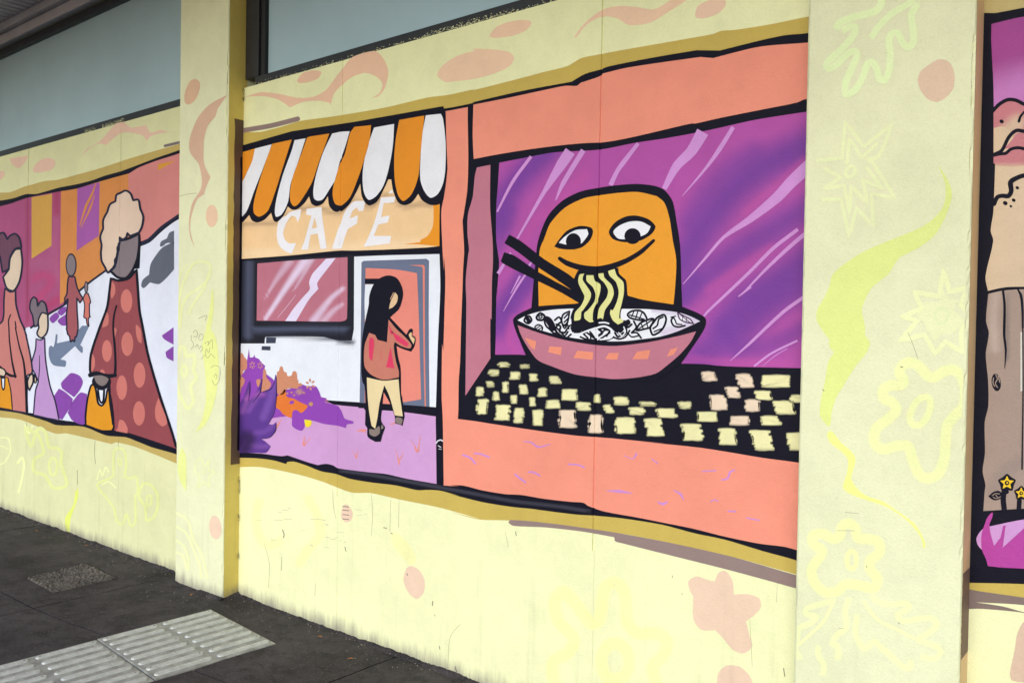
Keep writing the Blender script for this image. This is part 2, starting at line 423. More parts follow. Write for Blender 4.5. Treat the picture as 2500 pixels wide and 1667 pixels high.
# rough patch of exposed aggregate let into the slab
P4 = [Vector((-5.285, 2.075)), Vector((-4.885, 2.055)), Vector((-4.895, 2.415)), Vector((-5.33, 2.44))]
nn = 46; vs, fs = [], []
for j in range(nn+1):
    for i in range(nn+1):
        u, v = i/nn, j/nn; p = (P4[0]*(1-u)+P4[1]*u)*(1-v)+(P4[3]*(1-u)+P4[2]*u)*v
        e = min(u, 1-u, v, 1-v); z = -.004 if e < .012 else .001+random.random()**2*.011
        vs.append((p.x+random.uniform(-.003, .003), p.y+random.uniform(-.003, .003), z))
for j in range(nn):
    for i in range(nn): k_ = j*(nn+1)+i; fs.append((k_, k_+1, k_+nn+2, k_+nn+1))
obj('aggregate_patch', vs, fs, M_patch, pav, label='rough patch of exposed stone chips in the dark pavement')
def _rim_shade(): crack_and_rim_shade([tuple(P4[0]-Vector((.004, 0))), tuple(P4[3]-Vector((.004, -.004))), tuple(P4[2]+Vector((.002, .006)))], .016)  # dark strip painted as the shade of a sunken edge on two sides
# crumbly fillet where the pavement meets the wall and pillars
def fillet(x0, x1, y):
    vs, fs = [], []; n = max(3, int(abs(x1-x0)/.008)); h = .007
    for i in range(n+1):
        x = x0+(x1-x0)*i/n; h = max(.002, min(.013, h+random.uniform(-.003, .003))); w = .012+h*1.4+random.uniform(0, .006)
        vs += [(x, y+.004, h), (x, y-w*.5, h*.45+random.uniform(0, .002)), (x, y-w, -.002)]
    for i in range(n):
        for k_ in range(2): a = i*3+k_; fs.append((a, a+3, a+4, a+1))
    obj('base_fillet', vs, fs, M_slab, pav)
fillet(-12, XL0, YW); fillet(XL0-.01, XL1+.01, YP); fillet(XL1, XR0, YW); fillet(XR0-.01, XR1+.01, YP); fillet(XR1, 2.6, YW)
def fillet_side(x, s):
    vs, fs = [], []
    for i in range(12):
        y = YP+(YW-YP)*i/11; h = .004+.018*(i/11)**1.5+random.uniform(0, .004); vs += [(x-s*.002, y, h), (x+s*(.02+h), y, -.002)]
    for i in range(11): fs.append((i*2, i*2+1, i*2+3, i*2+2))
    obj('base_fillet', vs, fs, M_slab, pav)
fillet_side(XL1, 1); fillet_side(XR1, 1)
# cracks, and the painted shade along the patch edge
def crack_and_rim_shade(pts, w=.006):
    vs, fs = [], []; path = []
    for a, b in zip(pts, pts[1:]):
        n = max(2, int((Vector(b)-Vector(a)).length/.02))
        for i in range(n): path.append(Vector(a).lerp(Vector(b), i/n)+Vector((random.uniform(-.004, .004), random.uniform(-.004, .004))))
    path.append(Vector(pts[-1]))
    for i, p in enumerate(path):
        t = (path[min(i+1, len(path)-1)]-path[max(0, i-1)]).normalized(); q = Vector((-t.y, t.x))*w*random.uniform(.3, 1)/2
        vs += [(p.x+q.x, p.y+q.y, .0022), (p.x-q.x, p.y-q.y, .0022)]
    for i in range(len(path)-1): fs.append((2*i, 2*i+1, 2*i+3, 2*i+2))
    obj('crack_and_rim_shade', vs, fs, M_under, pav)
crack_and_rim_shade([(-5.9, 2.62), (-5.6, 2.55), (-5.35, 2.57), (-5.1, 2.5)], .004)
crack_and_rim_shade([(-3.5, 2.2), (-3.2, 2.22), (-2.95, 2.15)], .004)

_rim_shade()
# tactile plates
def tile(c00, c10, c11, c01, top=.006):
    """c00 street-left, c10 street-right, c11 wall-right, c01 wall-left"""
    c = [Vector(v) for v in (c00, c10, c11, c01)]; mid = sum(c, Vector((0, 0)))/4
    def P(u, v, z): p = (c[0]*(1-u)+c[1]*u)*(1-v)+(c[3]*(1-u)+c[2]*u)*v; return (p.x, p.y, z)
    e = .004
    vs = [P(0, 0, -.01), P(1, 0, -.01), P(1, 1, -.01), P(0, 1, -.01), P(0, 0, top-.0015), P(1, 0, top-.0015), P(1, 1, top-.0015), P(0, 1, top-.0015),
          P(e, e, top), P(1-e, e, top), P(1-e, 1-e, top), P(e, 1-e, top)]
    fs = [(0, 1, 5, 4), (1, 2, 6, 5), (2, 3, 7, 6), (3, 0, 4, 7), (4, 5, 9, 8), (5, 6, 10, 9), (6, 7, 11, 10), (7, 4, 8, 11), (8, 9, 10, 11)]
    t = obj('tactile_tile', vs, fs, M_tile, pav, label='grey tactile paving plate with raised long bars')
    mesh_cache = None
    for r_ in range(8):
        u0 = (r_+.5)/8
        for v0, v1 in ((.018, .478), (.522, .982)):
            n = 6; ring = []; hw = .026; vv, ff = [], []
            for lv, (sc_, z) in enumerate(((1., top), (.86, top+.005), (.72, top+.0068))):
                w = hw*sc_; pts = []
                for k_ in range(n+1):
                    a = math.pi*k_/n; pts.append((u0+w*math.cos(a), v1-hw*1.1+w*1.1*math.sin(a)))
                for k_ in range(n+1):
                    a = math.pi+math.pi*k_/n; pts.append((u0+w*math.cos(a), v0+hw*1.1+w*1.1*math.sin(a)))
                vv += [P(u, v, z) for u, v in pts]
            m_ = 2*(n+1)
            for lv in range(2):
                for k_ in range(m_): ff.append((lv*m_+k_, lv*m_+(k_+1) % m_, (lv+1)*m_+(k_+1) % m_, (lv+1)*m_+k_))
            ff.append(tuple(2*m_+k_ for k_ in range(m_)))
            # fine cross ribs on the bar
            for q in range(4):
                v = v0+(v1-v0)*(q+1)/5; b0 = len(vv)
                vv += [P(u0-hw*.8, v-.0018, top+.0073), P(u0+hw*.8, v-.0018, top+.0073), P(u0+hw*.8, v+.0018, top+.0073), P(u0-hw*.8, v+.0018, top+.0073)]
                ff.append((b0, b0+1, b0+2, b0+3))
            ribs = len(ff)-4
            # stud holes at the ends of every third bar
            hs = []
            if r_ % 3 == 0:
                for v in (v0+hw*1.3, v1-hw*1.3):
                    b0 = len(vv); hs.append(len(ff))
                    for k_ in range(8): a = k_*math.pi/4; vv.append(P(u0+.0065*math.cos(a), v+.0075*math.sin(a), top+.0075))
                    ff.append(tuple(range(b0, b0+8)))
            bo = obj('bar', vv, ff, M_bar, t); bo.data.materials.append(M_rib); bo.data.materials.append(M_hole)
            for k_ in range(ribs, ribs+4): bo.data.polygons[k_].material_index = 1
            for k_ in hs: bo.data.polygons[k_].material_index = 2
    return t
A0, A1, A2, A3 = Vector((-4.016, 1.893)), Vector((-3.382, 1.838)), Vector((-3.354, 2.410)), Vector((-4.002, 2.472))
tile(A0, A1, A2, A3)
B0, B1 = A0-Vector((.012, .590)), A1-Vector((.024, .585))
gv = Vector((0, .006))
tile(B0, B1, A1-gv, A0-gv, .003)
tile(B0-Vector((.012, .590)), B1-Vector((.022, .585)), B1-gv, B0-gv, .004)

# ------------------------------------------------------------------ walls (bays between the pillars)
def bay(x0, x1, seams, mat, label, lj, wx0, wx1):
    w = empty('wall', ((x0+x1)/2, YW+.1, 0), label=label, cat='wall', kind='thing', group='cream wall bays between the pillars')
    xs = [x0]+seams+[x1]
    for a, b in zip(xs, xs[1:]):
        box('wall_panel', a+.0048, b-.0048, YW, YW+.14, -.3, 2.776, mat, w, bevel=.003)
    for j in seams: box('joint_filler', j-.0047, j+.0047, YW+(.0068 if j == -1.79 else .0045), YW+.1, -.3, 2.775, mat, w); box('joint_filler', j-.0049, j+.0049, YW+.0001, YW+.008, -.3, .66, mat, w)
    box('backing', x0, x1, YW+.15, YW+.3, -.3, 5.0, M_reveal, w)
    box('lintel', x0, x1, YW+.002, YW+.14, ZT+.002, 5.0, M_lintel, w)
    g = box('window_pane', wx0-.01, wx1+.01, YW+.045, YW+.055, 2.80, ZT-.02, M_glass, w, label='frosted blue-grey window pane above the mural')
    box('frame', wx0-.04, wx1+.04, YW+.004, YW+.09, 2.778, 2.821, M_frame, g, bevel=.003)
    box('frame', wx0-.04, wx1+.04, YW+.006, YW+.09, ZT-.052, ZT, M_frame, g, bevel=.003)
    if lj:
        box('frame', lj[0], lj[1]-.035, YW+.005, YW+.09, 2.822, ZT-.053, M_frame, g, bevel=.003)
        box('frame', lj[1]-.034, lj[1], YW+.02, YW+.09, 2.822, ZT-.053, M_reveal, g, bevel=.003)
    return w, g
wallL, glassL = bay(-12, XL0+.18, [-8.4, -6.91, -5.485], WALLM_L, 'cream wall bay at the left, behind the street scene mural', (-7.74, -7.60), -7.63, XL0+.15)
wallC, glassC = bay(XL1-.16, XR0+.2, [-3.285, -1.79], WALLM, 'widest cream wall bay, between the two pillars, with the noodle mural', (XL1+.004, -3.958), -3.98, XR0+.15)
wallR, glassR = bay(XR1-.2, 2.6, [1.0], WALLM, 'cream wall bay cut off at the right edge, beyond the right pillar', (XR1+.004, -.36), -.38, 2.6)

# ------------------------------------------------------------------ pillars
def pillar(x0, x1, label, side_rgb):
    P_ = empty('pillar', ((x0+x1)/2, (YP+YW)/2, 0), label=label, cat='pillar', kind='thing', group='cream painted pillars')
    zs = [-.1+i*.014 for i in range(int(5.0/.014))]
    prof = [(x0, YW+.12), (x0, YP+.008), (x0+.0025, YP+.0025), (x0+.008, YP), (x1-.008, YP), (x1-.0025, YP+.0025), (x1, YP+.008), (x1, YW+.12)]
    vs, fs = [], []; dl = dr = 0
    for z in zs:
        dl = dl*.7+random.uniform(-.0016, .0016); dr = dr*.7+random.uniform(-.0016, .0016)
        if random.random() < .05: dr += random.choice((.003, .004))
        for k_, (x, y) in enumerate(prof):
            if k_ == 2: x += max(0, dl)*1.5; y += max(0, dl)*1.2
            if k_ == 5: x -= max(0, dr)*1.5; y += max(0, dr)*1.2
            vs.append((x, y, z))
    n = len(prof)
    for i in range(len(zs)-1):
        for k_ in range(n-1): a = i*n+k_; fs.append((a, a+1, a+n+1, a+n))
    body = obj('shaft', vs, fs, PILM, P_)
    # painted right-hand return
    put_side(P_, x1, side_rgb)
    return P_
def put_side(P_, X, rgb):
    e = .0006
    vs = [(X+e, YP+.009, -.1), (X+e, YW+.02, -.1), (X+e, YW+.02, 4.9), (X+e, YP+.009, 4.9)]
    obj('painted_return', vs, [(0, 1, 2, 3)], paint(rgb), P_, label='mustard painted side of the pillar')
def side_patch(name, P_, X, y0, y1, z0, z1, rgb, layer, ragged=.003):
    vs = []; n = 40; e = .0006+.0005*layer
    for i in range(n+1):
        z = z0+(z1-z0)*i/n; vs.append((X+e, y0+random.uniform(-ragged, ragged), z)); vs.append((X+e, y1, z))
    fs = [(2*i, 2*i+1, 2*i+3, 2*i+2) for i in range(n)]
    return obj(name, vs, fs, paint(rgb), P_)
YEL = A(246, 222, 118, .7)
pilL = pillar(XL0, XL1, 'cream pillar with a coral swoosh, left of the cafe mural', YEL)
pilR = pillar(XR0, XR1, 'cream pillar with pale green star flowers, right of the noodle bowl mural', (.80, .55, .30))

# ------------------------------------------------------------------ awning over the pavement
can = empty('awning', (-4.5, YW, 3.76), label='grey slatted awning soffit high above the left wall', cat='awning', kind='thing')
CY0, CX0, CX1 = -.1, -13.6, 3.6
box('trim', CX0, CX1, YW-.045, YW+.001, ZT+.002, ZT+.075, M_trim, can, bevel=.008)
box('trim', CX0, CX1, YW-.085, YW+.001, ZT+.077, ZT+.135, M_trim, can, bevel=.008)
SZ = ZT+.137; sw = .085
mesh_s = None; k_ = 0
x = CX0
while x < CX1:
    if mesh_s is None:
        o = box('soffit_slat', x+.010, x+sw-.010, CY0, YW, SZ, SZ+.018, M_soffit, can, bevel=.004, seg=1); mesh_s = o.data
    else:
        link('soffit_slat', mesh_s, can, ((x*2+sw)/2, (CY0+YW)/2, SZ+.009))
    x += sw
box('roof_deck', CX0, CX1, CY0, YW+.3, SZ+.06, SZ+.14, M_reveal, can)
box('fascia', CX0, CX1, CY0-.06, CY0-.002, SZ-.05, SZ+.32, M_trim, can, bevel=.006)

# grit and bits of litter that collect along the wall
random.seed(3)
M_grit = simple('grit', (.20, .17, .14), .9, noise=.5, nscale=60); M_leaf = simple('dry_leaf', (.30, .12, .04), .8, noise=.3)
vs, fs = [], []
for i in range(420):
    x = random.uniform(-7.5, -.6); y0 = YP if (XL0 < x < XL1 or XR0 < x < XR1) else YW
    y = y0-.02-random.random()**2*.22; r = random.uniform(.0012, .0045); b0 = len(vs); h = r*random.uniform(.6, 1.1)
    for k_ in range(5): a = k_*1.257+random.uniform(-.3, .3); vs.append((x+r*math.cos(a), y+r*math.sin(a), -.001))
    vs.append((x, y, h))
    for k_ in range(5): fs.append((b0+k_, b0+(k_+1) % 5, b0+5))
obj('grit', vs, fs, M_grit, pav, kind='stuff')
for x, y, a in ((-3.27, 2.60, .4), (-5.75, 2.63, 1.2), (-4.3, 2.54, 2.2), (-2.95, 2.52, .9), (-6.4, 2.58, .1)):
    ca, sa = math.cos(a), math.sin(a); P_l = [(-.016, 0), (-.006, .006), (.006, .0065), (.016, .001), (.006, -.005), (-.006, -.006)]
    obj('dry_leaf', [(x+u*ca-v*sa, y+u*sa+v*ca, .003+.004*abs(v)/.006) for u, v in P_l], [(0, 1, 2, 3, 4, 5)], M_leaf, pav)

# ------------------------------------------------------------------ colours of the murals
INK = (.007, .007, .016); INK2 = (.016, .019, .045)
CORAL = A(255, 160, 133, .95); GOLD = A(213, 188, 92, 1.1); BROWN = A(158, 136, 128, .8)
ORANGE = A(222, 140, 30, 2.2); FACE = A(241, 163, 42, 1.6); WHITE = A(232, 235, 246, 2.0); PEACH = A(240, 204, 148, 1.95)
MAG = A(176, 80, 158, 1.9); PUR = A(116, 60, 152, 1.7); STREAK = A(212, 158, 214, 2.0); MAUVE = A(200, 126, 142, 1.3)
NOOD = A(232, 232, 150, 1.5); TILEY = A(252, 248, 184, .95); TILEP = A(250, 228, 196, 1.0); LAV = A(216, 166, 214, 1.05)
PATCHO = A(246, 152, 120, 1.2)
CAFEW = A(240, 246, 248, 1.4)

MU = empty('mural', (-2.5, YW, 1.6), label='cafe street mural with an orange face eating noodles from a pink bowl', cat='mural', group='murals painted on the wall bays')
# hand-brushed gold band with brown strokes round the picture
poly('gold_band', 1, GOLD, 'e 80,1300 300,1265 500,1215 680,1160 900,1130 1100,1100 1500,1030 1900,935 2100,910 2352,855 j 200,870 600,770 900,690 1120,635 1250,560 1400,528 1600,490 2000,420 2352,360 n 600,390 940,330 1020,300 1150,290 1500,235 1815,170 2000,140! 2200,900! q 2350,930! 2200,890 1800,780 1400,690 1050,625 700,580 370,548 180,542 0,493 r 1600,522 1350,450 1080,395 900,355 780,352 600,285 450,240 200,190 65,190 30,190!', MU)
stroke('brown_stroke', 1.6, BROWN, 'e 60,1268 125,1252 400,1205 655,1140', 46, MU)
poly('brown_stroke', 1.6, BROWN, 'q 370,560 385,545 600,562 850,595 1050,625 1400,690 1800,780 2200,895 2350,935! 2350,1025! 2200,980 1800,870 1400,770 1090,692 1050,680 1045,655! 850,620 600,592 400,582', MU)
# black ground of the whole picture
poly('black_outline', 3, INK, 'e 40,1415! 120,1400 330,1345 600,1265! 650,1285 820,1260 1080,1210 1200,1190 1500,1130 1860,1070 2120,1032 2350,985 j 200,985 700,870 1160,785! 1290,710 1430,670 1510,640 1880,565 2350,485 n 820,485! 1010,487! 1400,390 1640,340 1815,325 2000,295! q 2350,300! 2350,860! 2200,800 2000,745 1750,670 1560,630 1350,575 1100,535 930,518 800,510 560,480! 530,475 380,460 200,430 0,380 i 2200,1450 2020,1400 1900,1392 1800,1395 1600,1350 1350,1320 1150,1285 1020,1240 880,1215 740,1160 620,1122 555,1125! 545,1145! 420,1110 260,1090 80,1085 20,1085! g 40,400!', MU)
# coral shop front
poly('coral_front', 5, CORAL, 'e 2070,1068! 2285,1028! g 2285,150 2290,500 2280,800 2235,1100! 2250,1380 2240,1568 h 2235,400 2220,800 2212,1100 2198,1300 2195,1568 i 2190,715! 2352,735 l 400,1310 800,1370 1200,1422 1400,1437 m 0,1450 500,1500 q 1200,45 1600,85 2000,150 2225,180 2400,215! 2350,775! 2205,735 2130,715 1970,695 1750,650 1550,600 1350,560 1200,530 980,490 880,455 850,435 780,430 600,410 450,385 350,380 200,355 80,325 0,325 i 2200,1360 2055,1350! 2050,1000 2045,700 2035,500 2040,0 h 2050,1000 2060,700 2070,300 2055,100 g 2055,1568 2040,1300 2032,1000 2060,850 2085,600 2075,400', MU)
poly('coral_lintel', 5, CORAL, 'j 222,1005! 600,930 900,865 1100,825 1210,825 1250,795! 1430,735 1450,710! 1700,650 2352,555 n 830,550! 950,560! 1100,520 1400,450 1815,415 2000,400! 2000,935! 1820,955 1750,985 1400,1055 1000,1135 780,1185 740,1185 500,1240 200,1310 0,1350 j 1460,1365! 1250,1375 1000,1400 700,1440 400,1490 225,1525! 215,1300', MU)
poly('window_return', 5, MAUVE, 'k 255,115! 385,90! 382,500 405,800 410,1000 400,1200 395,1568 l 385,300 385,685! 145,1042! 150,600 155,150 k 155,1400 148,1200 172,950 180,900 165,750 170,560 215,400 235,200', MU)
GL = poly('painted_glass', 5, MAG, 'k 470,70! j 700,1515 1000,1460 1430,1435 n 200,1370 500,1325 900,1250 1350,1150 1825,1075 2000,1045! m 2000,785! 1795,778 1200,765 1000,755 860,740 640,735 0,760 l 715,652 430,650! 435,500 440,200 445,0 k 445,1350 460,1150 468,1020 455,920 440,800 440,500 455,300', MU,
          shades=[(s, w*1.3, a, PUR) for s, w, a in (('o 1950,-60 1500,150 1200,350 900,700 640,1120', 420, .9), ('o 1900,560 1500,800 1150,1020 650,1420', 330, .8), ('o 1900,1020 1600,1250 1250,1480 1050,1700', 400, .85),
                ('m 1900,-60 1500,150 1200,420 850,640', 420, .8), ('m 1850,380 1500,560 1180,600', 220, .6), ('k 930,-40 700,180 520,420 440,640', 330, .9), ('k 560,540 500,700 440,860', 230, .6),
                ('k 820,1120 640,1300 430,1560', 300, .75), ('l 700,-60 600,120 450,420', 240, .7), ('m 780,-60 660,120', 200, .6), ('o 1330,40 1080,200 860,420 700,700', 260, .5))] +
                 [(s, w*.7, .42, A(198, 84, 158, 1.8)) for s, w in (('o 1820,120 1550,360 1250,620', 170), ('k 760,1000 700,840 840,600', 200), ('k 900,560 1150,330 1300,180', 260), ('o 1500,960 1250,1120 900,1360', 190), ('m 760,690 1150,720 1700,740', 160), ('l 640,640 560,480 600,300', 170))])
for s, w in (('k 775,10 600,250 450,540', [30, 30, 18]), ('j 1150,1450 1070,1568 k 900,350 640,800', [105, 100, 38, 16]), ('k 580,930 460,1130', [20, 34]), ('j 1275,1440 k 1080,270 1010,430', [50, 44, 10]),
             ('j 1800,1375 1650,1568 k 1600,150 1535,285', [34, 46, 40, 46]), ('n 850,1265 740,1450 o 600,180 480,400', [120, 100, 84, 46]), ('n 1140,1220 1010,1430 o 880,200 655,465', [38, 44, 26, 5]),
             ('o 1900,150 1700,330 1560,480 1300,690 1050,860 900,1030 660,1310', [130, 110, 100, 66, 30, 26, 6]), ('o 1760,785 1530,960 1300,1190 1100,1380 900,1568 m 860,282', [34, 34, 30, 28, 22, 20]),
             ('o 1900,800 1800,850 1500,1120 1220,1410', [46, 40, 30, 12]), ('m 1310,0 1190,95', [24, 12]), ('m 1830,90 1620,240 1300,540 1110,710', [34, 32, 26, 5]), ('m 1755,515 1500,640 1340,760', [20, 20, 18]),
             ('m 1660,590 1540,660 1420,760', [6, 8, 4]), ('k 720,1140 640,1260 510,1490', [22, 20, 5]), ('k 670,1150 580,1320', [20, 6]), ('k 785,1010 740,1080', [20, 22])):
    stroke('light_streak', 6.6, mixrgb(STREAK, MAG, .22), s, w, GL, cap=False)
# the orange face
FC = poly('face', 8, INK, 'k 778,1460! 800,1200 820,1000 835,850 880,700 950,560 1080,430 1250,345 1430,308 1600,285 1780,273 1950,290 2050,330 2130,440 2170,650 2200,850 2210,1100 2215,1300 2222,1450!', MU)
poly('face_fill', 8.6, FACE, 'k 850,1443! 845,1150 860,900 900,800 960,650 1100,500 1280,410 1430,382 1600,360 1800,350 1980,390! 2050,450 2100,600 2130,800 2165,1000 2155,1250 2138,1424! 1900,1390 1720,1360! 1230,1415! 1000,1430', FC)
for bl, wh, (cx, cy, rx, ry) in (('k 998,872! 1040,810 1120,720 1240,675 1350,690 1370,730 1340,810 1260,880 1160,900 1060,893', 'k 1042,835! 1100,775 1200,715 1312,705! 1324,755 1265,838! 1180,858 1100,850', (1182, 822, 72, 78)),
                             ('k 1520,730 1580,640 1680,585 1780,575 1900,610 1967,680 1930,750 1820,815 1680,830 1560,800', 'k 1563,730 1620,672 1720,633 1830,633 1922,680! 1890,740 1820,777 1700,800 1610,795', (1748, 772, 78, 76))):
    ey = poly('eye', 9.2, INK, bl, FC)
    poly('eye_white', 9.8, WHITE, wh, FC); blob('pupil', 10.4, INK, 'k', cx, cy, rx, ry, FC)
stroke('mouth', 9.2, INK, 'k 1050,985 1120,1030 1250,1072 1400,1090 1550,1060 1700,1000 1830,920 1948,815', [36, 50, 56, 62, 56, 46, 42, 30], FC)
# bowl
BW = poly('bowl', 9.4, INK, 'l 604,315 645,268 780,203 850,185 1180,165! 1700,85! 1850,125 2140,170 m 640,185! 800,250 875,300 880,360 850,430 750,580 640,738! 400,900! l 1400,900! 800,800! 720,640 670,520 622,400', MU)
poly('bowl_inside', 10, WHITE, 'l 648,320! 720,280 850,240 1000,218 1160,210 1700,212! 1900,215 2180,245 m 750,290 825,330! 740,370 600,430 450,475 280,500 100,520 l 1450,520 1250,500 1080,470 850,410 740,365', BW, step=6, shades=[('m 480,440 640,390 780,340', 130, .45, A(190, 150, 200, 1.4)), ('m 380,230 600,260 800,310', 60, .5, A(190, 160, 205, 1.4))])
poly('bowl_outside', 10, MAUVE, 'l 648,368! 850,440 1100,510 1400,558 1600,565 1900,530 m 600,475 787,427! 740,520 640,640 500,760 400,830 200,870 0,882 l 1400,865 1200,838 1000,770 840,700 740,570 680,460', BW)
for s in ('l 718,488 826,522 812,602 775,580', 'l 955,570 1072,580 1060,652 942,625', 'l 1222,612 1372,626 1365,697 1182,680', 'l 1522,634 1617,634 1600,697 1488,690', 'l 1790,622 1917,604 1895,690 1748,692', 'l 2112,600 2182,580 2140,652 2078,665'):
    poly('orange_patch', 10.6, PATCHO, s, BW, sharp=True, feather=1., under=MAUVE)
# soup squiggles
sq = [('l 720,300 760,280 783,320 752,352 714,330', 13, 1), ('l 735,290 760,335', 26, 0), ('l 830,290 865,252 908,282 890,318 840,315', 15, 1), ('l 852,288 872,272 884,292 862,302', 9, 1),
      ('l 815,385 850,362 885,385 880,420 835,425', 10, 1), ('l 828,400 868,372', 7, 0), ('l 838,415 880,392', 7, 0), ('l 915,290 960,305 1005,385 985,420 930,385 908,340', 13, 1), ('l 930,310 985,400', 34, 0),
      ('l 1005,320 1045,290 1070,330 1035,360 1010,420 1070,470', 13, 0), ('l 1030,400 1060,430 1100,470 1130,430', 12, 0), ('l 1145,235 1085,265 1070,330 1100,400 1130,330 1145,235', 12, 0),
      ('l 1130,260 1095,300', 10, 0), ('l 1135,300 1095,340', 10, 0), ('l 1125,340 1090,380', 10, 0), ('l 945,395 990,440 1040,450', 12, 0), ('l 1100,440 1140,380 1175,360', 12, 0),
      ('l 1700,265 1745,232 1815,228 1860,255 1885,320 1810,318 1725,298', 13, 1), ('l 1720,270 1860,312', 9, 0), ('l 1760,240 1740,285', 8, 0), ('l 1800,232 1780,298', 8, 0), ('l 1840,245 1815,305', 8, 0),
      ('l 1785,418 1820,350 1890,318 1950,305 1920,385 1860,405', 13, 1), ('l 1790,415 1940,315', 9, 0), ('l 1830,350 1850,400', 8, 0), ('l 1880,325 1895,390', 8, 0), ('l 1760,330 1785,390 1740,440', 13, 0), ('l 1740,440 1790,440 1830,490', 12, 0),
      ('l 1925,430 1918,385 1950,340 1985,295 2050,268 2070,310 2050,380 2010,430 1945,462', 14, 1), ('l 1945,400 1985,370 2000,310 2040,290', 11, 0), ('l 1955,430 2030,400', 9, 0),
      ('l 2140,290 2118,320 2140,372 2190,385 2250,372', 12, 0), ('l 2140,290 2160,330 2170,355 2220,362', 9, 0), ('l 2115,292 2160,282', 8, 0),
      ('l 1190,440 1240,445 1300,415 1380,395', 14, 0), ('l 1300,430 1400,505', 12, 0), ('l 1340,420 1350,500', 10, 0), ('l 1420,470 1500,400', 12, 0), ('l 1440,500 1530,440', 12, 0), ('l 1250,480 1300,500 1400,512 1500,512 1570,480', 12, 0),
      ('l 1600,430 1650,470 1690,430 1680,380', 14, 0), ('l 1560,480 1620,500 1680,480 1720,420', 12, 0), ('l 1130,480 1170,440 1140,400', 12, 0), ('l 1020,360 1060,380 1050,430 1100,440', 14, 0), ('l 960,400 1010,410 1040,470', 14, 0), ('l 1060,300 1080,360 1130,370', 12, 0), ('l 1180,420 1260,395 1290,440', 16, 0),
      ('l 1420,400 1460,440 1420,470', 16, 0), ('l 1480,410 1530,420 1500,470', 14, 0), ('l 1610,380 1660,350 1700,390 1740,360', 14, 0), ('l 1580,440 1610,480 1660,440', 14, 0), ('l 1700,440 1740,480 1800,470', 10, 0), ('l 1350,440 1380,480', 12, 0), ('l 1280,450 1320,490', 12, 0)]
for s, w, c in sq: stroke('soup_line', 11.2, INK, s, w*1.45, BW, closed=bool(c), n=3)
for s, w, c in (('l 2185,250 2240,280 2300,310 2330,352', 12, 0), ('l 2180,250 2200,310 2260,340 2330,352', 12, 0), ('l 2200,262 2300,345', 8, 0), ('l 2230,275 2225,318', 7, 0), ('l 2265,295 2262,335', 7, 0)):
    stroke('soup_line', 11.2, (.06, .02, .07), s, w, BW, closed=bool(c), n=3)
poly('soup_shadow', 10.8, INK, 'l 1150,400 1185,350 1240,310 1330,330 1400,305 1480,295 1560,340 1640,350 1710,310 1730,350 1680,390 1640,440 1580,430 1530,385 1460,360 1400,390 1300,400 1230,440 1175,430', BW)
stroke('noodle_loop', 11.6, WHITE, 'l 1150,405 1170,445 1235,452 1320,420 1400,395 1480,378 1545,410 1562,455 1530,492 1440,505', [14, 16, 16, 16, 18, 18, 20, 20, 18, 14], BW)
stroke('noodle_loop', 11.6, WHITE, 'l 1430,345 1480,342 1520,352', 14, BW); stroke('noodle_loop', 11.6, WHITE, 'l 1405,400 1415,505', 16, BW)
stroke('noodle_loop', 11.6, WHITE, 'l 1665,385 1680,430 1650,470 1615,440', 12, BW)
# noodles
poly('noodle_shadow', 10.7, INK, 'k 1225,1100! 1185,1195 1212,1330 1230,1415 1175,1480 1150,1568 l 1160,300 1180,400 1700,400! 1710,330 k 1640,1568 1640,1480 1720,1362! 1700,1330 1685,1195 1620,1130 1612,1075! 1400,1060!', MU)
for s in ('k 1288,1130! 1243,1140 1230,1210 1268,1300 1290,1350 1260,1430 1200,1500 1190,1568 l 1195,325 1250,312 1260,240 k 1275,1480 1340,1380 1352,1320 1312,1250 1273,1190 1278,1150',
          'k 1308,1145! 1375,1145! 1390,1200 1440,1232 1440,1300 1410,1400 1375,1480 1368,1568 l 1377,335! 1340,340 1290,300 1290,250 k 1320,1480 1382,1400 1395,1330 1370,1260 1310,1200',
          'k 1420,1130! 1470,1125! 1482,1170 1550,1240 1570,1320 1540,1400 1485,1480 1465,1568 l 1452,300 1415,308 k 1412,1568 1430,1460 1500,1360 1515,1290 1480,1220 1430,1170',
          'k 1515,1105! 1577,1085! 1600,1150 1660,1210 1667,1300 1650,1400 1625,1500 1622,1560 l 1635,300 1662,332 1610,362! 1560,320 1535,260 1540,220 k 1560,1480 1602,1390 1617,1300 1590,1210 1530,1150'):
    poly('noodle', 12.4, NOOD, s, MU)
for s in ('k 523,838! 568,757! 680,820 900,990 1200,1188 1215,1320! 1000,1172 820,1052 650,922', 'k 488,1012! 520,925! 620,960 820,1098 1000,1200 1250,1340 1245,1415! 1050,1302 800,1180 620,1092 505,1030'):
    poly('chopstick', 11, INK, s, MU)
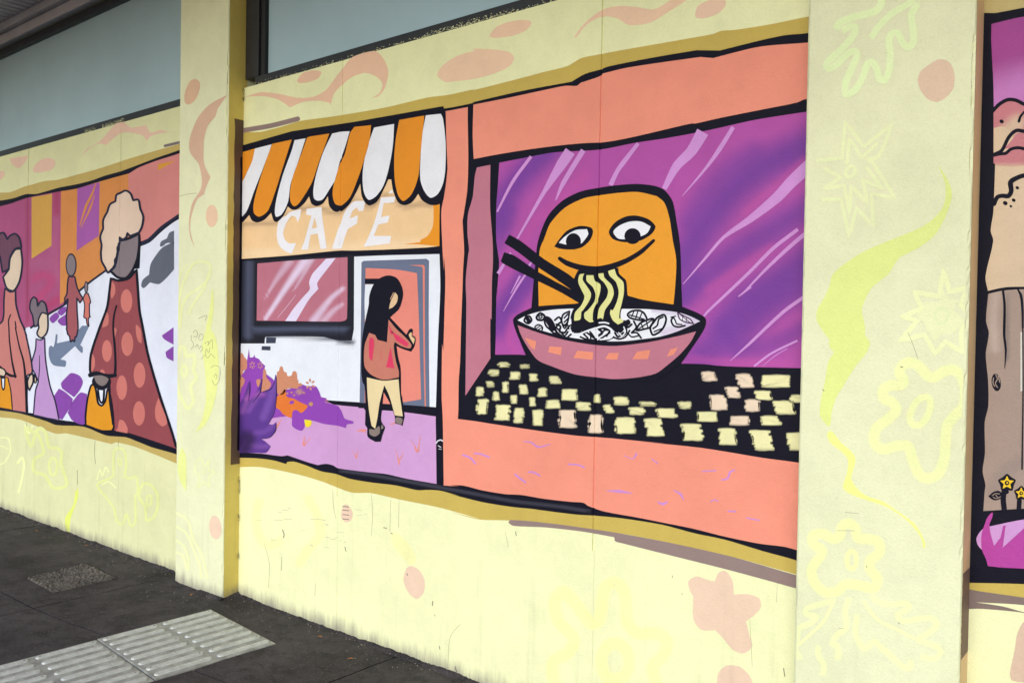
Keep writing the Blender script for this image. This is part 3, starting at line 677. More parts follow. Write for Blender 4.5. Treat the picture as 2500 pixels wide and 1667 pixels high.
# chequered cloth
def cq(t, x0, y0, x1, y1, sk=0, col=TILEY):
    """one dab of the brush: a few side-by-side pulls that start and stop unevenly"""
    w, h = x1-x0, y1-y0; n = max(3, int(h/24)); L, Rr = [], []
    for i in range(n):
        y = y0+h*(i+.5)/n; s_ = sk*(i+.5)/n; jl = random.uniform(-.10, .08)*min(w, 130)+4; jr = random.uniform(-.10, .08)*min(w, 130)-4; d = h/n*.34
        L += [(x0+s_+jl, y-d), (x0+s_+jl-3, y+d)]; Rr += [(x1+s_+jr, y-d), (x1+s_+jr+3, y+d)]
    poly('cloth_check', 6, col, t+' '+' '.join('%.0f,%.0f' % p for p in L+Rr[::-1]), MU, feather=2.7)
for q in ((465, 725, 565, 765), (668, 745, 758, 778), (370, 795, 465, 850), (572, 815, 665, 885), (758, 832, 835, 900), (945, 855, 1035, 925, 28), (352, 905, 415, 955), (505, 910, 555, 1008), (665, 937, 740, 1025), (845, 970, 930, 1048),
          (1065, 980, 1212, 1083), (252, 960, 320, 1042), (412, 1005, 468, 1085), (582, 1037, 638, 1115), (760, 1055, 815, 1140), (922, 1085, 1045, 1160), (1210, 1105, 1335, 1180), (1378, 1030, 1435, 1105), (1568, 1055, 1700, 1130, 12),
          (1815, 1104, 1965, 1138), (265, 1075, 372, 1215, -14), (435, 1130, 572, 1275), (625, 1160, 708, 1300, -16), (795, 1178, 885, 1325), (1458, 1130, 1530, 1205, 40), (1710, 1155, 1860, 1220), (1585, 1250, 1772, 1402), (1862, 1260, 2010, 1425, 34)):
    cq('l', *q[:4], q[4] if len(q) > 4 else 0)
for q in ((1038, 1180, 1190, 1345, 14), (1330, 1225, 1455, 1395)): cq('l', *q[:4], q[4] if len(q) > 4 else 0, TILEP)
for q in ((615, 1102, 730, 1162, 10), (395, 1165, 575, 1250, 30), (640, 1312, 820, 1468, 40), (1412, 845, 1680, 960, 10), (1352, 995, 1490, 1080, 18), (1690, 1035, 1900, 1105), (1525, 1092, 1700, 1215, 30), (800, 1195, 980, 1288, 10),
          (1395, 1235, 1570, 1322, 26), (1010, 1355, 1165, 1508, 6), (1300, 1372, 1480, 1560, 44), (1640, 1395, 1900, 1560, 50)): cq('m', *q[:4], q[4] if len(q) > 4 else 0)
for q in ((820, 812, 950, 900, 38), (1168, 835, 1300, 960, 36), (1062, 958, 1175, 1060, 32), (905, 1035, 1050, 1175, 42), (1245, 1080, 1390, 1190, 14), (1115, 1238, 1298, 1320)): cq('m', *q[:4], q[4], TILEP) if len(q) > 4 else cq('m', *q, 0, TILEP)
# lilac flecks on the coral
for s, w in (('q 80,130 130,150 160,185', 12), ('q 155,120 195,125 250,145', 11), ('q 470,45 520,52 560,80 640,62', [6, 10, 12, 5]), ('q 415,255 440,275 480,305', 12), ('q 500,240 530,240 570,262', 11), ('q 755,190 820,195 855,210', 10),
             ('q 1110,135 1165,155 1188,125', [4, 6, 14]), ('q 1285,155 1325,185', 7), ('q 1610,235 1695,230', 8), ('q 1730,290 1770,280 1785,240 1815,225', [8, 12, 14, 8]), ('q 1000,360 1080,362 1160,375', [5, 20, 5]),
             ('q 1325,430 1355,443 1385,430', [8, 18, 10]), ('q 1425,355 1470,380 1490,420', [5, 16, 4]), ('q 1660,430 1685,415 1710,425', 7), ('q 1775,488 1820,490', 10), ('q 1890,530 1970,547', 8)):
    stroke('lilac_fleck', 6, A(218, 150, 216, 1.0), s, w, MU)

# ---- the painted cafe
poly('cafe_sign', 5, PEACH, 'g 60,700! 2020,700! 2015,1000 2012,1336! 1900,1350 1500,1370 1200,1380 1050,1380 600,1425 120,1460! 105,1250 60,1100!', MU, shades=[('g 60,1420 600,1385 1200,1345 1900,1310', 150, .6, A(248, 222, 176, 1.9)), ('g 120,1130 280,1120 460,1110 640,1000 840,970 1040,1020 1200,900 1350,960 1500,850 1680,960 1850,930 1940,950', 90, .55, A(150, 118, 90, 2.0))])
poly('orange_corner', 5.6, A(236, 152, 30, 1.8), 'g 1950,930! 2014,925! 2014,1338! 1800,1320 1670,1318! 1832,1298! 1832,1278! 1900,1240 1950,1150 1958,1000', MU)
for nm, s in (('letter', 'g 545,1050 590,1010 690,985! 682,1050! 658,1112! 640,1058! 600,1048 550,1115 520,1200 532,1270 575,1310 642,1308! 602,1410! 540,1385 480,1330 458,1230 470,1120 500,1070'),
              ('letter', 'g 745,982! 885,965! 892,1060! 935,1360! 877,1365! 850,1215! 780,1230! 757,1370! 693,1370! 722,1290! 772,1110! 790,1045! 738,1035!'),
              ('letter', 'g 1110,1010 1190,915 1305,905! 1285,1000! 1240,1000! 1225,965! 1180,1000! 1155,1075! 1235,1043! 1225,1120! 1140,1170! 1110,1250 1078,1360! 985,1365! 1040,1190 1075,1100'),
              ('letter', 'g 1455,872! 1590,865! 1580,920! 1480,925! 1455,1062! 1537,1045! 1520,1110! 1430,1130! 1385,1240! 1552,1240! 1540,1310! 1290,1342! 1340,1240! 1390,1120! 1435,960!')):
    poly(nm, 6, A(238, 238, 242, 1.95), s, MU, feather=.8, under=PEACH)
poly('letter_gap', 6.5, PEACH, 'g 820,1060! 845,1160! 793,1170!', MU, sharp=True)
poly('letter', 6, A(238, 238, 242, 2.05), 'g 1525,832! 1562,795! 1572,830!', MU, sharp=True, feather=.8, under=PEACH)
AW = poly('awning_outline', 7.5, INK, 'g 40,400! 600,240! 1200,150! 2050,0! 2075,60! 2080,300 2092,600! 2065,820 2020,932 1930,944 1850,900 1812,838! 1750,920 1680,946 1620,920 1570,800 1548,650! 1480,800 1420,910 1350,949 1310,930 1272,860 1258,742! 1210,840 1150,940 1080,1005 1060,1000 1040,1011 1000,1000 960,950 948,860! 900,930 840,956 790,930 768,860! 720,930 650,986 600,986 565,958! 520,1050 460,1107 430,1095 405,1018! 340,1085 270,1111 220,1090 195,1040! 120,1118 40,1150!', MU)
for c, s in ((1, 'g 60,455! 125,440 250,405! 225,520 180,620 125,730 60,760!'), (0, 'g 250,405! 410,365! 385,440 310,640 240,820 190,960 160,1020 110,1068 40,1095! 50,800! 120,735 180,620 225,520'),
             (1, 'g 415,360! 602,320! 560,450 500,640 450,800 380,990 330,1040 282,1056 240,1020 238,930 280,760 350,540'), (0, 'g 630,325! 735,308! 700,420 640,600 590,750 570,900 540,980 500,1040 452,1057 440,1000 460,870 520,650 600,430'),
             (1, 'g 750,300! 780,290! 962,262! 920,380 860,540 800,720 720,860 660,940 622,956 590,910 588,800 620,650 690,470'), (0, 'g 990,262! 1080,243! 1157,240! 1110,400 1060,540 1020,700 960,800 900,890 850,904 815,880 810,790 840,640 900,450 960,320'),
             (1, 'g 1202,198! 1362,182! 1345,340 1300,500 1240,680 1160,870 1080,947 1020,935 995,860 1000,770 1060,560 1110,460 1160,260'), (0, 'g 1390,205! 1582,170! 1570,380 1530,600 1480,760 1410,860 1340,896 1295,830 1280,700 1290,560 1330,380'),
             (1, 'g 1632,132! 1872,90! 1850,300 1832,500 1812,680 1750,840 1670,907 1620,850 1588,700 1583,500 1600,300'), (0, 'g 1885,88! 2030,73! 2050,120 2075,350 2072,600 2050,740 2000,840 1930,876 1870,810 1833,700 1835,500 1855,250')):
    poly('awning_stripe', 8.2, ORANGE if c else WHITE, s, AW)
WL = poly('cafe_wall', 5, CAFEW, 'h 60,935! 340,935! 345,872! 500,865 900,872 1020,900 1175,907! 1195,800! 1198,105! 1500,92 2014,80! 2022,400 2000,900 1980,1545! 1300,1500! 960,1478! 60,1478! i 60,640!', MU, shades=[('h 330,868 600,872 950,888 1175,925', 46, .8, INK2), ('h 1060,905 1175,925', 100, .75, INK2)])
poly('window_surround', 4.2, INK, 'h 40,150! 1190,90! 1195,905! 1000,895! 340,870! 340,935! 40,930!', MU, shades=[('h 190,170 185,500 180,860', 130, .75, A(88, 95, 118, 1.6)), ('h 250,805 700,795 1110,800', 90, .8, A(84, 92, 116, 1.4))])
WG = poly('cafe_window', 6, A(190, 116, 130, 1.7), 'h 272,170! 700,135 1135,110! 1130,690 1110,715 1050,725 700,722 265,716!', MU, step=5,
          shades=[(s, [v*1.15 for v in w], a, A(232, 214, 232, 1.7)) for s, w, a in (('h 740,130 560,380 350,700', [130, 80, 50], .95), ('h 580,150 450,330 350,500', [110, 60, 20], .5), ('h 1090,410 980,500 810,720', [60, 70, 110], .75), ('h 1085,560 1000,620 900,725', [50, 70, 90], .55), ('h 800,130 680,330 620,430', [60, 40, 16], .5))])
poly('reflection', 6.8, A(232, 222, 240, 1.7), 'h 930,125! 1022,118! 960,200 890,290 845,360 857,412! 770,510 690,640 642,722! 538,720! 620,600 720,480 775,415 768,350 800,270 870,190', WG)
stroke('reflection', 6.8, A(225, 200, 220, 1.7), 'h 640,470 540,600 465,690', [3, 5, 3], WG)
for s in ('h 357,872 452,876 446,932 355,932', 'h 315,960 399,962 396,1001 311,997'): poly('painted_brick', 6, A(58, 64, 84, 1.4), s, WL, sharp=True, feather=.6, under=CAFEW)
poly('lavender_path', 5, LAV, 'i 40,520! 950,555! 1010,578 1290,605! 1300,630 1475,632 1680,650 1978,690! 1982,1000 1986,1335! 1700,1285 1500,1240 1350,1225 1040,1185 1000,1160 930,1143 850,1155! 760,1130 560,1062! 500,1070 300,1045 40,1035!', MU)
stroke('worn_ink', 4, A(62, 62, 76, 1.0), 'i 1040,1205 1300,1240 1700,1310 2050,1375 2350,1430 q 400,425 700,460 900,492', 46, MU, under=INK)
# door
DR = poly('door_frame', 6, A(108, 118, 140, 1.5), 'h 1268,160! 1290,145! 1890,125! 1915,145! 1912,600 1914,1000 1920,1545! 1880,1540! 1250,1500! 1262,800', MU)
poly('door', 6.5, A(236, 142, 122, 1.5), 'h 1308,213! 1600,228 1800,262! 1815,600 1826,1000 1840,1468! 1660,1498! 1660,1520! 1300,1500! 1300,700!', DR)
poly('door_edge', 6.5, A(232, 136, 114, 1.5), 'h 1720,186! 1862,184! 1874,200! 1876,1000 1885,1540! 1874,1540! 1862,1000 1855,215! 1845,200!', DR)
poly('door_edge', 6.7, A(108, 118, 140, 1.5), 'h 1665,1505! 1872,1470! 1872,1500! 1660,1530!', DR, sharp=True)
poly('door_patch', 7, CAFEW, 'h 1304,370! 1395,368! 1345,600 1305,760! 1298,560', DR)
poly('door_patch', 7, INK, 'h 1302,315! 1455,314! 1440,368! 1302,368!', DR, sharp=True)
stroke('door_ground', 6.9, INK, 'i 1240,588 1500,596 1700,612 1985,640', [44, 50, 62, 74], MU, cap=False)
# painted woman
WO = poly('painted_woman', 9, INK, 'h 1380,380 1450,308 1530,284 1610,310 1660,400 1668,480 1632,600 1572,660 1545,686! 1700,850! 1728,800 1750,792 1762,805 1755,855! 1788,880 1778,960 1745,1013! 1660,985 1606,958! 1620,1060 1642,1150 1648,1240 1650,1450 i 1655,480 1683,690! 1662,778! 1592,755! 1588,690 1540,560 1483,460! 1470,600 1458,730 1497,795! 1470,870 1455,932! 1400,932! 1330,885 1325,800! 1305,770! 1308,600 1300,400 h 1280,1300 1268,1200 1275,900 1310,700 1340,560 1345,480', MU)
poly('jumper', 9.6, A(205, 128, 106, 1.3), 'h 1345,832! 1402,853! 1425,900! 1515,922! 1530,705! 1600,790 1700,885 1750,950 1732,982 1640,955 1590,918! 1580,960 1600,1100 1628,1200 1628,1258! 1480,1280 1360,1230 1300,1150 1302,950', WO)
for s in ('h 1350,880 1390,895 1382,1040 1370,1100 1345,1060', 'h 1550,970! 1585,1172! 1508,1160!', 'h 1560,818! 1640,870 1722,935 1700,962 1600,902!', 'h 1530,750! 1570,830! 1550,850!'):
    poly('jumper_mark', 10.2, A(226, 62, 100, 1.3), s, WO, feather=1.2, under=A(205, 128, 106, 1.3))
stroke('jumper_mark', 10.2, A(214, 100, 104, 1.2), 'h 1462,980 1458,1110', 14, WO, under=A(205, 128, 106, 1.3))
poly('face', 10.2, A(228, 196, 148, 1.6), 'h 1592,445! 1618,480 1610,540 1572,588 1535,604! 1545,550 1565,500', WO)
stroke('hair_gap', 10.2, A(214, 178, 140, 1.6), 'h 1578,450 1548,512', 7, WO)
poly('hand', 10.2, A(232, 200, 150, 1.4), 'h 1724,850 1748,826 1752,866! 1780,890 1770,942! 1742,895', WO)
poly('trousers', 10.2, A(242, 222, 168, 1.1), 'h 1322,1258! 1480,1290 1626,1276! i 1640,500 1667,690! 1590,680! 1540,500 1490,392! 1445,560 1425,700 1402,808! 1368,780! 1345,650 1330,500', WO)
for s in ('i 1348,812 1395,815 1440,782 1446,850 1400,882 1352,862', 'i 1602,700 1662,712 1652,766 1598,744', 'i 1468,765 1482,800 1458,812'): poly('shoe', 10.2, A(142, 128, 118, 1.0), s, WO)
# garden
BU = poly('bush', 7, A(152, 72, 184, 1.1), 'i 60,340! 150,260 178,130 192,38! 200,128! 235,122 243,100 252,125 285,140 312,175 348,208! 335,255! 362,288 420,332 470,400 560,432 640,400 700,385 750,402 830,400 868,460 885,505 930,515 950,560 1040,590 1078,640 1108,710 1190,738 1190,758 1130,768 1120,802! 1040,780 900,760 800,730 722,720! 727,780 700,826 650,815 605,780 600,700 540,690 300,720 60,700!', MU)
for c, s in (((214, 144, 114), 'i 60,100! 125,85 150,125 172,150 172,235 140,255 122,300 60,300!'), ((216, 146, 110), 'i 462,262! 478,258 492,215 512,215 528,262 550,270 562,305 600,298 612,262 636,258 650,280 655,335 665,350 665,375! 690,372 702,395 660,425 600,420 560,425! 520,480 470,480 455,400'),
             ((214, 144, 112), 'i 325,300! 330,245 342,235 356,260 360,320! 405,380 380,430 310,460! 318,380'), ((214, 144, 112), 'i 60,310! 120,308 150,335 145,380 120,420 105,480 60,480!'), ((214, 144, 112), 'i 262,345 300,335 310,380 280,410'),
             ((236, 126, 50), 'i 500,470! 540,430 555,500 620,520 700,562 755,590 720,640 690,657 650,630 612,640 600,702 540,682 460,620 448,520')):
    poly('blossom_mass', 7.6, A(*c, 1.15), s, BU)
for cx, cy, r in ((225, 200, 26), (300, 205, 24), (780, 385, 42), (935, 545, 16)):
    for q in range(6): blob('petal', 8, A(216, 150, 128, 1.15), 'i', cx+r*.75*math.cos(q*1.05+.4), cy+r*.95*math.sin(q*1.05+.4), r*.42, r*.24, BU, rot=math.degrees(q*1.05+.4), n=10)
stroke('bush_mist', 7.7, A(200, 150, 130, 1.1), 'i 650,430 700,480', 90, BU, under=A(152, 72, 184, 1.1)); blob('petal', 7.8, A(205, 155, 110, 1.1), 'i', 785, 572, 22, 20, BU, n=10)
for x_, y_ in ((600, 462), (626, 488), (720, 466), (560, 470)): blob('petal', 7.9, A(216, 150, 110, 1.1), 'i', x_, y_, 12, 9, BU, n=8)
blob('petal', 8, A(152, 72, 184, 1.1), 'i', 603, 556, 24, 16, BU, rot=-20, n=12); poly('bush_foot', 7.8, A(152, 72, 184, 1.1), 'i 440,610 480,625 510,660 518,682 480,678 440,650', BU)
poly('yellow_fleck', 7.8, A(250, 226, 50, 1.1), 'i 722,720! 790,732 786,775 762,792 735,788', BU)
SP = poly('spiky_plant', 8.6, A(96, 56, 146, 1.0), 'i 60,620! 110,560 150,480 190,360! 205,352! 202,450 190,540! 250,470 290,400 312,325! 324,350 300,460! 400,420 430,360 447,285! 460,330 455,500 438,650 380,762! 420,768 456,742! 452,820 400,890 310,906! 350,930 402,976! 360,1035 280,1038 60,1040!', MU, step=5,
          shades=[(s, w*1.3, a, A(*c, 1.0)) for s, w, a, c in (('i 430,360 400,520 330,700', 90, .7, (132, 88, 180)), ('i 200,460 170,560 130,650', 60, .6, (150, 90, 170)), ('i 300,470 240,560 190,640', 60, .7, (140, 86, 176)), ('i 430,760 360,830 250,850', 60, .6, (130, 84, 176)), ('i 380,970 300,980 220,960', 60, .6, (136, 86, 170)), ('i 110,960 150,880 200,900 150,1010', 150, .8, (38, 22, 60)), ('i 90,700 100,800 90,900', 110, .6, (48, 30, 90)), ('i 170,520 280,470 330,480', 60, .5, (190, 100, 190)))])
for s in ('i 205,352 202,450 188,545', 'i 322,330 300,462 230,560', 'i 455,300 458,480 438,650 385,755', 'i 455,745 448,825 390,892 312,905', 'i 312,460 400,430 440,360'): stroke('leaf_edge', 9.4, (.02, .01, .05), s, [3, 9, 4], SP)
for s, w in (('i 722,880 712,970', [8, 22]), ('i 790,880 750,930 718,975', [3, 8, 14]), ('i 1740,910 1775,970 1800,1030', [3, 8, 26]), ('i 1832,870 1820,960 1808,1030', [5, 10, 20]), ('i 1172,1020 1200,1045 1222,1090', [3, 6, 18]), ('i 1232,1010 1222,1088', [4, 12]), ('i 1590,1000 1610,1060 1630,1150', [3, 8, 18]), ('i 1670,1030 1650,1080 1625,1110', [3, 10, 18]),
             ('i 1215,832 1270,822 1310,830', [3, 24, 34]), ('i 1535,768 1590,755', [4, 18]), ('i 500,720 470,770 430,850', [6, 18, 4])):
    stroke('grass_mark', 6, A(240, 152, 140, 1.0), s, w, MU, cap=False)
# scuffs
for s, w in (('i 1985,945 2000,925 2030,915 2048,925', 12), ('i 2005,970 2030,985', 8), ('i 2010,1000 2035,1005', 5)): stroke('scuff', 9, A(235, 235, 240, 1.0), s, w, MU)

# ------------------------------------------------------------------ street scene mural in the left bay
ML = empty('mural', (-6.2, YW, 1.6), label='street scene mural with a curly haired woman in a polka dot dress', cat='mural', group='murals painted on the wall bays')
RED = A(152, 74, 78, 1.3); DOT = A(212, 124, 112, 1.2); LCOR = A(206, 130, 120, 1.4); SKIN = A(222, 202, 172, 1.6); GREY = A(134, 122, 124, 1.5)
MAGL = A(166, 78, 118, 1.9); ORL = A(206, 134, 66, 2.0); YELL = A(202, 156, 68, 1.9); LILAC = A(196, 154, 206, 1.1); SLATE = A(116, 132, 156, 1.3); BLOCK = A(142, 74, 172, 1.1); BAG = A(234, 158, 26, 1.0); PATHW = A(232, 238, 246, 1.4)
GOLDL = A(160, 143, 98, 2.0)
poly('gold_band', 1, mixrgb(GOLD, BROWN, .2), 'z -300,740! 0,712 200,700 480,590 600,560 850,490 1100,465 1500,360 1900,250 2352,100 a 1400,1470 1690,1388 1900,1320! c 1850,1370! 1660,1285 1300,1140 1110,1095 1070,1112! 640,1010 530,1012 200,880 0,855 -200,830!', ML)
stroke('brown_stroke', 1.6, A(118, 106, 102, 2.3), 'a 1580,1398 1800,1345', 26, ML)
poly('black_outline', 3, INK, 'z -300,900! 0,862 150,840 300,805 510,738 700,735 1150,610 1450,555 1750,480 2000,390 2352,290 a 1480,1520 1690,1448 1900,1370! c 1850,1262! 1660,1200 1450,1140 1300,1080 1200,1045 1020,1030 800,945 540,930 450,895 200,820 0,790 -200,765!', ML)
mg = poly('magenta_wall', 4, MAGL, 'b -80,420! 0,407 100,383 260,328 612,258! 612,1370! 300,1568! -80,1568!', ML, step=8,
     shades=[('b 265,340 260,900 262,1500', 60, .6, A(150, 50, 80, 1.8)), ('b 545,280 545,480', 110, .9, A(160, 58, 90, 1.9)), ('b 540,520 520,800 560,1100', 110, .4, A(180, 100, 130, 1.7)), ('b 330,1100 420,1060 500,1120 420,1240 330,1330', 120, .5, A(196, 60, 110, 1.6)), ('b 400,1400 560,1300', 140, .6, A(188, 50, 100, 1.5)), ('b 330,960 460,960', 160, .5, A(168, 96, 128, 1.7)), ('b 20,1200 20,1568', 90, .5, A(160, 54, 84, 1.5))])
poly('orange_building', 4.5, ORL, 'b 586,264! 740,238 955,172 1232,95! 1240,720! 1000,1030! 860,1130 760,1215 576,1345!', ML)
poly('yellow_window', 5, YELL, 'b 305,322! 502,287! 496,785! 305,910!', ML, sharp=True)
wn = poly('purple_window', 5, A(160, 86, 156, 1.9), 'b 744,238! 957,176! 948,690! 736,832!', ML, sharp=True)
poly('window_sill', 5, A(214, 128, 96, 1.8), 'b 738,850! 948,708! 948,714! 738,858!', ML, sharp=True)
stroke('light_streak', 6, ORL, 'b 922,190 880,300 830,400 768,590', [8, 22, 26, 10], wn, cap=False); stroke('light_streak', 6, ORL, 'b 908,300 870,420 775,620', [5, 20, 5], wn, cap=False)
poly('coral_sky', 4.8, A(202, 128, 118, 2.1), 'b 1232,98! 1330,38 a 1500,1540 1690,1480 1900,1400! b 1900,400! 1680,520! 1550,620 1450,700 1350,745! 1235,760!', ML)
poly('orange_corner', 5, A(206, 146, 50, 2.2), 'b 1515,5! 1630,-18! 1690,-30! 1515,66!', ML, sharp=True)
poly('white_path', 5, PATHW, 'b 250,1568! 340,1545 470,1450 620,1360 760,1225 870,1140 1000,1035 1060,1040! 1340,1000! 1350,790! 1440,750 1560,640 1680,550 1900,430! c 1900,1200! 1660,1112! 1300,1000 1000,975 800,912 570,878 320,818 200,795 160,700!', ML)
stroke('black_line', 6, INK2, 'b 1860,390 1690,512 1550,610 1430,725 1345,775', 28, ML); stroke('black_line', 6, INK2, 'b 1015,1022 860,1135 770,1210 625,1345 470,1435 300,1568', 20, ML)
for s in ('c 685,432 765,458 798,520 765,600 712,665! 597,580! 588,530 640,470', 'c 567,580! 625,612 700,678! 692,730 600,880! 560,860 515,660!', 'c 837,632! 780,618 748,640 702,700! 650,812! 700,890 805,925 830,820', 'c 1552,75! 1665,-5! 1665,162! 1575,110', 'c 1588,230! 1665,175! 1665,322! 1600,285',
          'b 552,1420 590,1380 635,1362! 635,1412 592,1452', 'b 480,1470 542,1422 572,1460 512,1525 482,1500', 'b 555,1500 635,1438! 635,1550! 590,1545'):
    poly('painted_block', 6, BLOCK, s, ML)
poly('painted_shadow', 6, SLATE, 'c 472,190 490,170 515,186! 530,130 538,65 552,64 554,85 548,148! 640,128 680,118 740,40 790,-20! 860,-20! 772,165! 795,190 792,242 770,230 722,176! 582,302! 634,318 628,372 600,372 520,360 490,330 470,260', ML)
poly('painted_leaf', 6, A(96, 102, 114, 1.5), 'b 1440,1135! 1380,1190 1356,1170 1370,1110 1430,1060! 1445,960 1500,870 1560,800 1670,745! 1670,1010! 1600,1090 1530,1150 1490,1148', ML)
poly('painted_leaf', 6, A(96, 102, 114, 1.7), 'b 1535,790 1545,745 1600,715! 1625,660 1670,640! 1670,762! 1600,760 1560,790', ML)
# far mother and child
FM = outlined('painted_figure', 7, A(164, 88, 92, 1.4), 'b 660,1080! 720,1080! 742,1180 780,1260 800,1285! 770,1332! 740,1280! 742,1400 752,1568 c 740,70 732,90! 722,88 718,135 700,115! 680,135 672,85! 652,60! 640,0 b 645,1568 640,1450 655,1290 630,1320 622,1290! 645,1240 650,1160', 14, ML, INK2)
blob('head', 8, INK2, 'b', 685, 970, 52, 114, FM); blob('head', 8.4, GREY, 'b', 685, 970, 42, 98, FM)
FK = outlined('painted_child', 7, A(214, 122, 104, 1.4), 'b 820,1240! 848,1240! 868,1300 872,1330! 860,1340! 862,1450 870,1462! 850,1480 856,1555! 840,1540 830,1480! 806,1468! 815,1350 800,1290!', 11, ML, INK2)
blob('head', 8, INK2, 'b', 830, 1180, 20, 58, FK); blob('head', 8.4, GREY, 'b', 830, 1180, 12, 46, FK)
# woman in the polka dot dress
PW = outlined('painted_woman', 9, RED, 'b 1068,1095! 1140,1118 1240,1095 1312,1010! 1325,1200 1340,1400 1372,1568 c 1420,250 1520,600 1652,1000 1700,1170! 1250,1020 1100,992 1085,985! 1092,940 1060,700 1050,500! 880,450! 868,400 878,250 960,0 b 1030,1380 1050,1250', 24, ML, INK)
for t, x, y, rx, ry in (('b', 1217, 1313, 56, 113), ('c', 1225, 155, 57, 115), ('c', 1030, 222, 47, 105), ('c', 1342, 452, 56, 121), ('c', 1172, 572, 51, 117), ('c', 1337, 818, 57, 117)): blob('polka_dot', 10, DOT, t, x, y, rx, ry, PW)
for s in ('b 1075,1120! 1105,1160 1108,1240 1075,1290 1062,1200', 'b 1025,1410! 1045,1450 1040,1540 985,1568! c 985,0 b 1000,1480', 'c 1308,-30 1355,20 1362,150! 1330,130 1310,60', 'c 1523,668! 1608,905 1560,942 1500,880 1492,770', 'c 1150,880 1190,890 1228,960 1225,1008! 1112,985! 1130,960', 'c 888,240! 912,290 912,370 882,430! 878,330', 'c 957,440! 975,400 1000,405 1012,440!', 'c 1098,0! 1122,10 1115,60 1100,110!'):
    poly('polka_dot', 10, DOT, s, PW)
stroke('black_line', 11, INK, 'b 1122,1358 1098,1450 1090,1568 c 1105,180 1112,320 1108,450', [16, 18, 18, 22, 22, 26], PW); stroke('black_line', 11, INK, 'c 1110,455 1020,462 930,435 870,452', [34, 44, 40, 44], PW)
blob('hand', 10.6, INK, 'c', 978, 515, 92, 76, PW); poly('hand', 11.2, A(134, 122, 116, 1.2), 'c 905,460! 980,455 1045,488 1020,540 980,556 930,525', PW)
BG = outlined('bag', 10, BAG, 'c 905,530! 925,600 945,720 980,745 1015,700 1035,590 1048,580! 1080,750 1095,950 1078,985! 980,985 828,930! 825,850 845,680 875,560', 18, ML, INK)
outlined('bag_handle', 10.6, PATHW, 'c 945,585! 1002,590! 995,700 978,718 960,690', 18, ML, INK)
FH = outlined('painted_face', 9.6, GREY, 'b 1150,735! 1220,722 1338,670! 1340,760 1322,900 1280,1010 1215,1092 1135,1088 1068,1030! 1110,960 1130,860', 24, ML, INK)
outlined('curly_hair', 10.4, A(222, 198, 170, 1.9), 'b 1160,280! 1210,258 1255,285 1282,352! 1330,345 1348,430! 1378,510 1362,610 1335,660! 1285,680 1252,690 1226,662! 1215,702 1180,726 1152,702! 1152,760 1130,805! 1132,870 1106,922! 1106,985 1072,1012! 1040,1042 1012,990! 980,930 972,850! 980,780 966,700 995,620! 995,540 1035,460! 1060,390 1112,360! 1122,300', 20, ML, INK2)
# left woman, girl
LW = outlined('painted_woman', 7, LCOR, 'b 52,1190! 100,1225 152,1215! 158,1350 200,1500 232,1568 c 255,80 300,300 312,430 262,455! 262,700 258,815! -60,765! b -60,1568! 30,1500 42,1300', 16, ML, INK2)
for s, w in (('c 90,0 95,120 120,320 152,470', [12, 14, 16, 22]), ('c 152,0 190,180 232,330 252,560 262,800', [12, 14, 18, 22, 26]), ('b 105,1445 86,1500 90,1568', 12), ('b 150,1510 158,1568', 12), ('c -20,350 60,430 110,458 155,462', [24, 24, 26, 20])): stroke('black_line', 8, INK, s, w, LW)
outlined('bag', 9, BAG, 'c -60,470! 80,475! 108,600 124,785! -60,755!', 10, ML, INK); outlined('bag_handle', 9.6, PATHW, 'c 18,480! 52,480! 48,570 38,595 26,570', 12, ML, INK)
outlined('hand', 9.8, SKIN, 'c -30,370! 40,395 62,430 45,465 0,455!', 14, ML, INK)
outlined('painted_face', 8, SKIN, 'b 112,880 155,820 205,815! 218,950 192,1120 135,1215 70,1190 35,1085! 90,1010! 95,930', 18, ML, INK2)
outlined('hair', 8.8, A(106, 64, 84, 1.7), 'b -60,690! 0,670 40,660 76,725! 100,690 150,670 190,710 210,800! 150,815 105,890 90,1005! 30,1040! 10,920 0,880 -60,860!', 18, ML, INK2)
GD = outlined('painted_girl', 7.6, LILAC, 'c 350,105! 395,118 432,95! 440,300 482,550 532,700 570,885! 440,860 325,832! 345,600 372,515! 340,440 310,380 310,320! 345,200', 13, ML, INK2)
stroke('black_line', 8.6, INK2, 'c 382,265 384,380 372,510', [6, 9, 8], GD)
outlined('hand', 8.8, SKIN, 'c 268,510! 290,455 320,440! 322,520 285,600! 272,560', 15, ML, INK); outlined('hand', 8.8, SKIN, 'c 334,445! 354,490 348,525 334,525!', 12, ML, INK)
outlined('painted_face', 8.8, SKIN, 'b 378,1568! 372,1500 400,1430 440,1410 462,1440! c 464,0 445,60 400,98 360,60', 16, ML, INK2)
outlined('hair', 9.6, A(122, 108, 114, 1.6), 'b 365,1365! 400,1312 440,1340 460,1440! 410,1425 378,1480 365,1545 335,1560! 318,1450! 292,1390 300,1310 330,1275 358,1300', 15, ML, INK2)

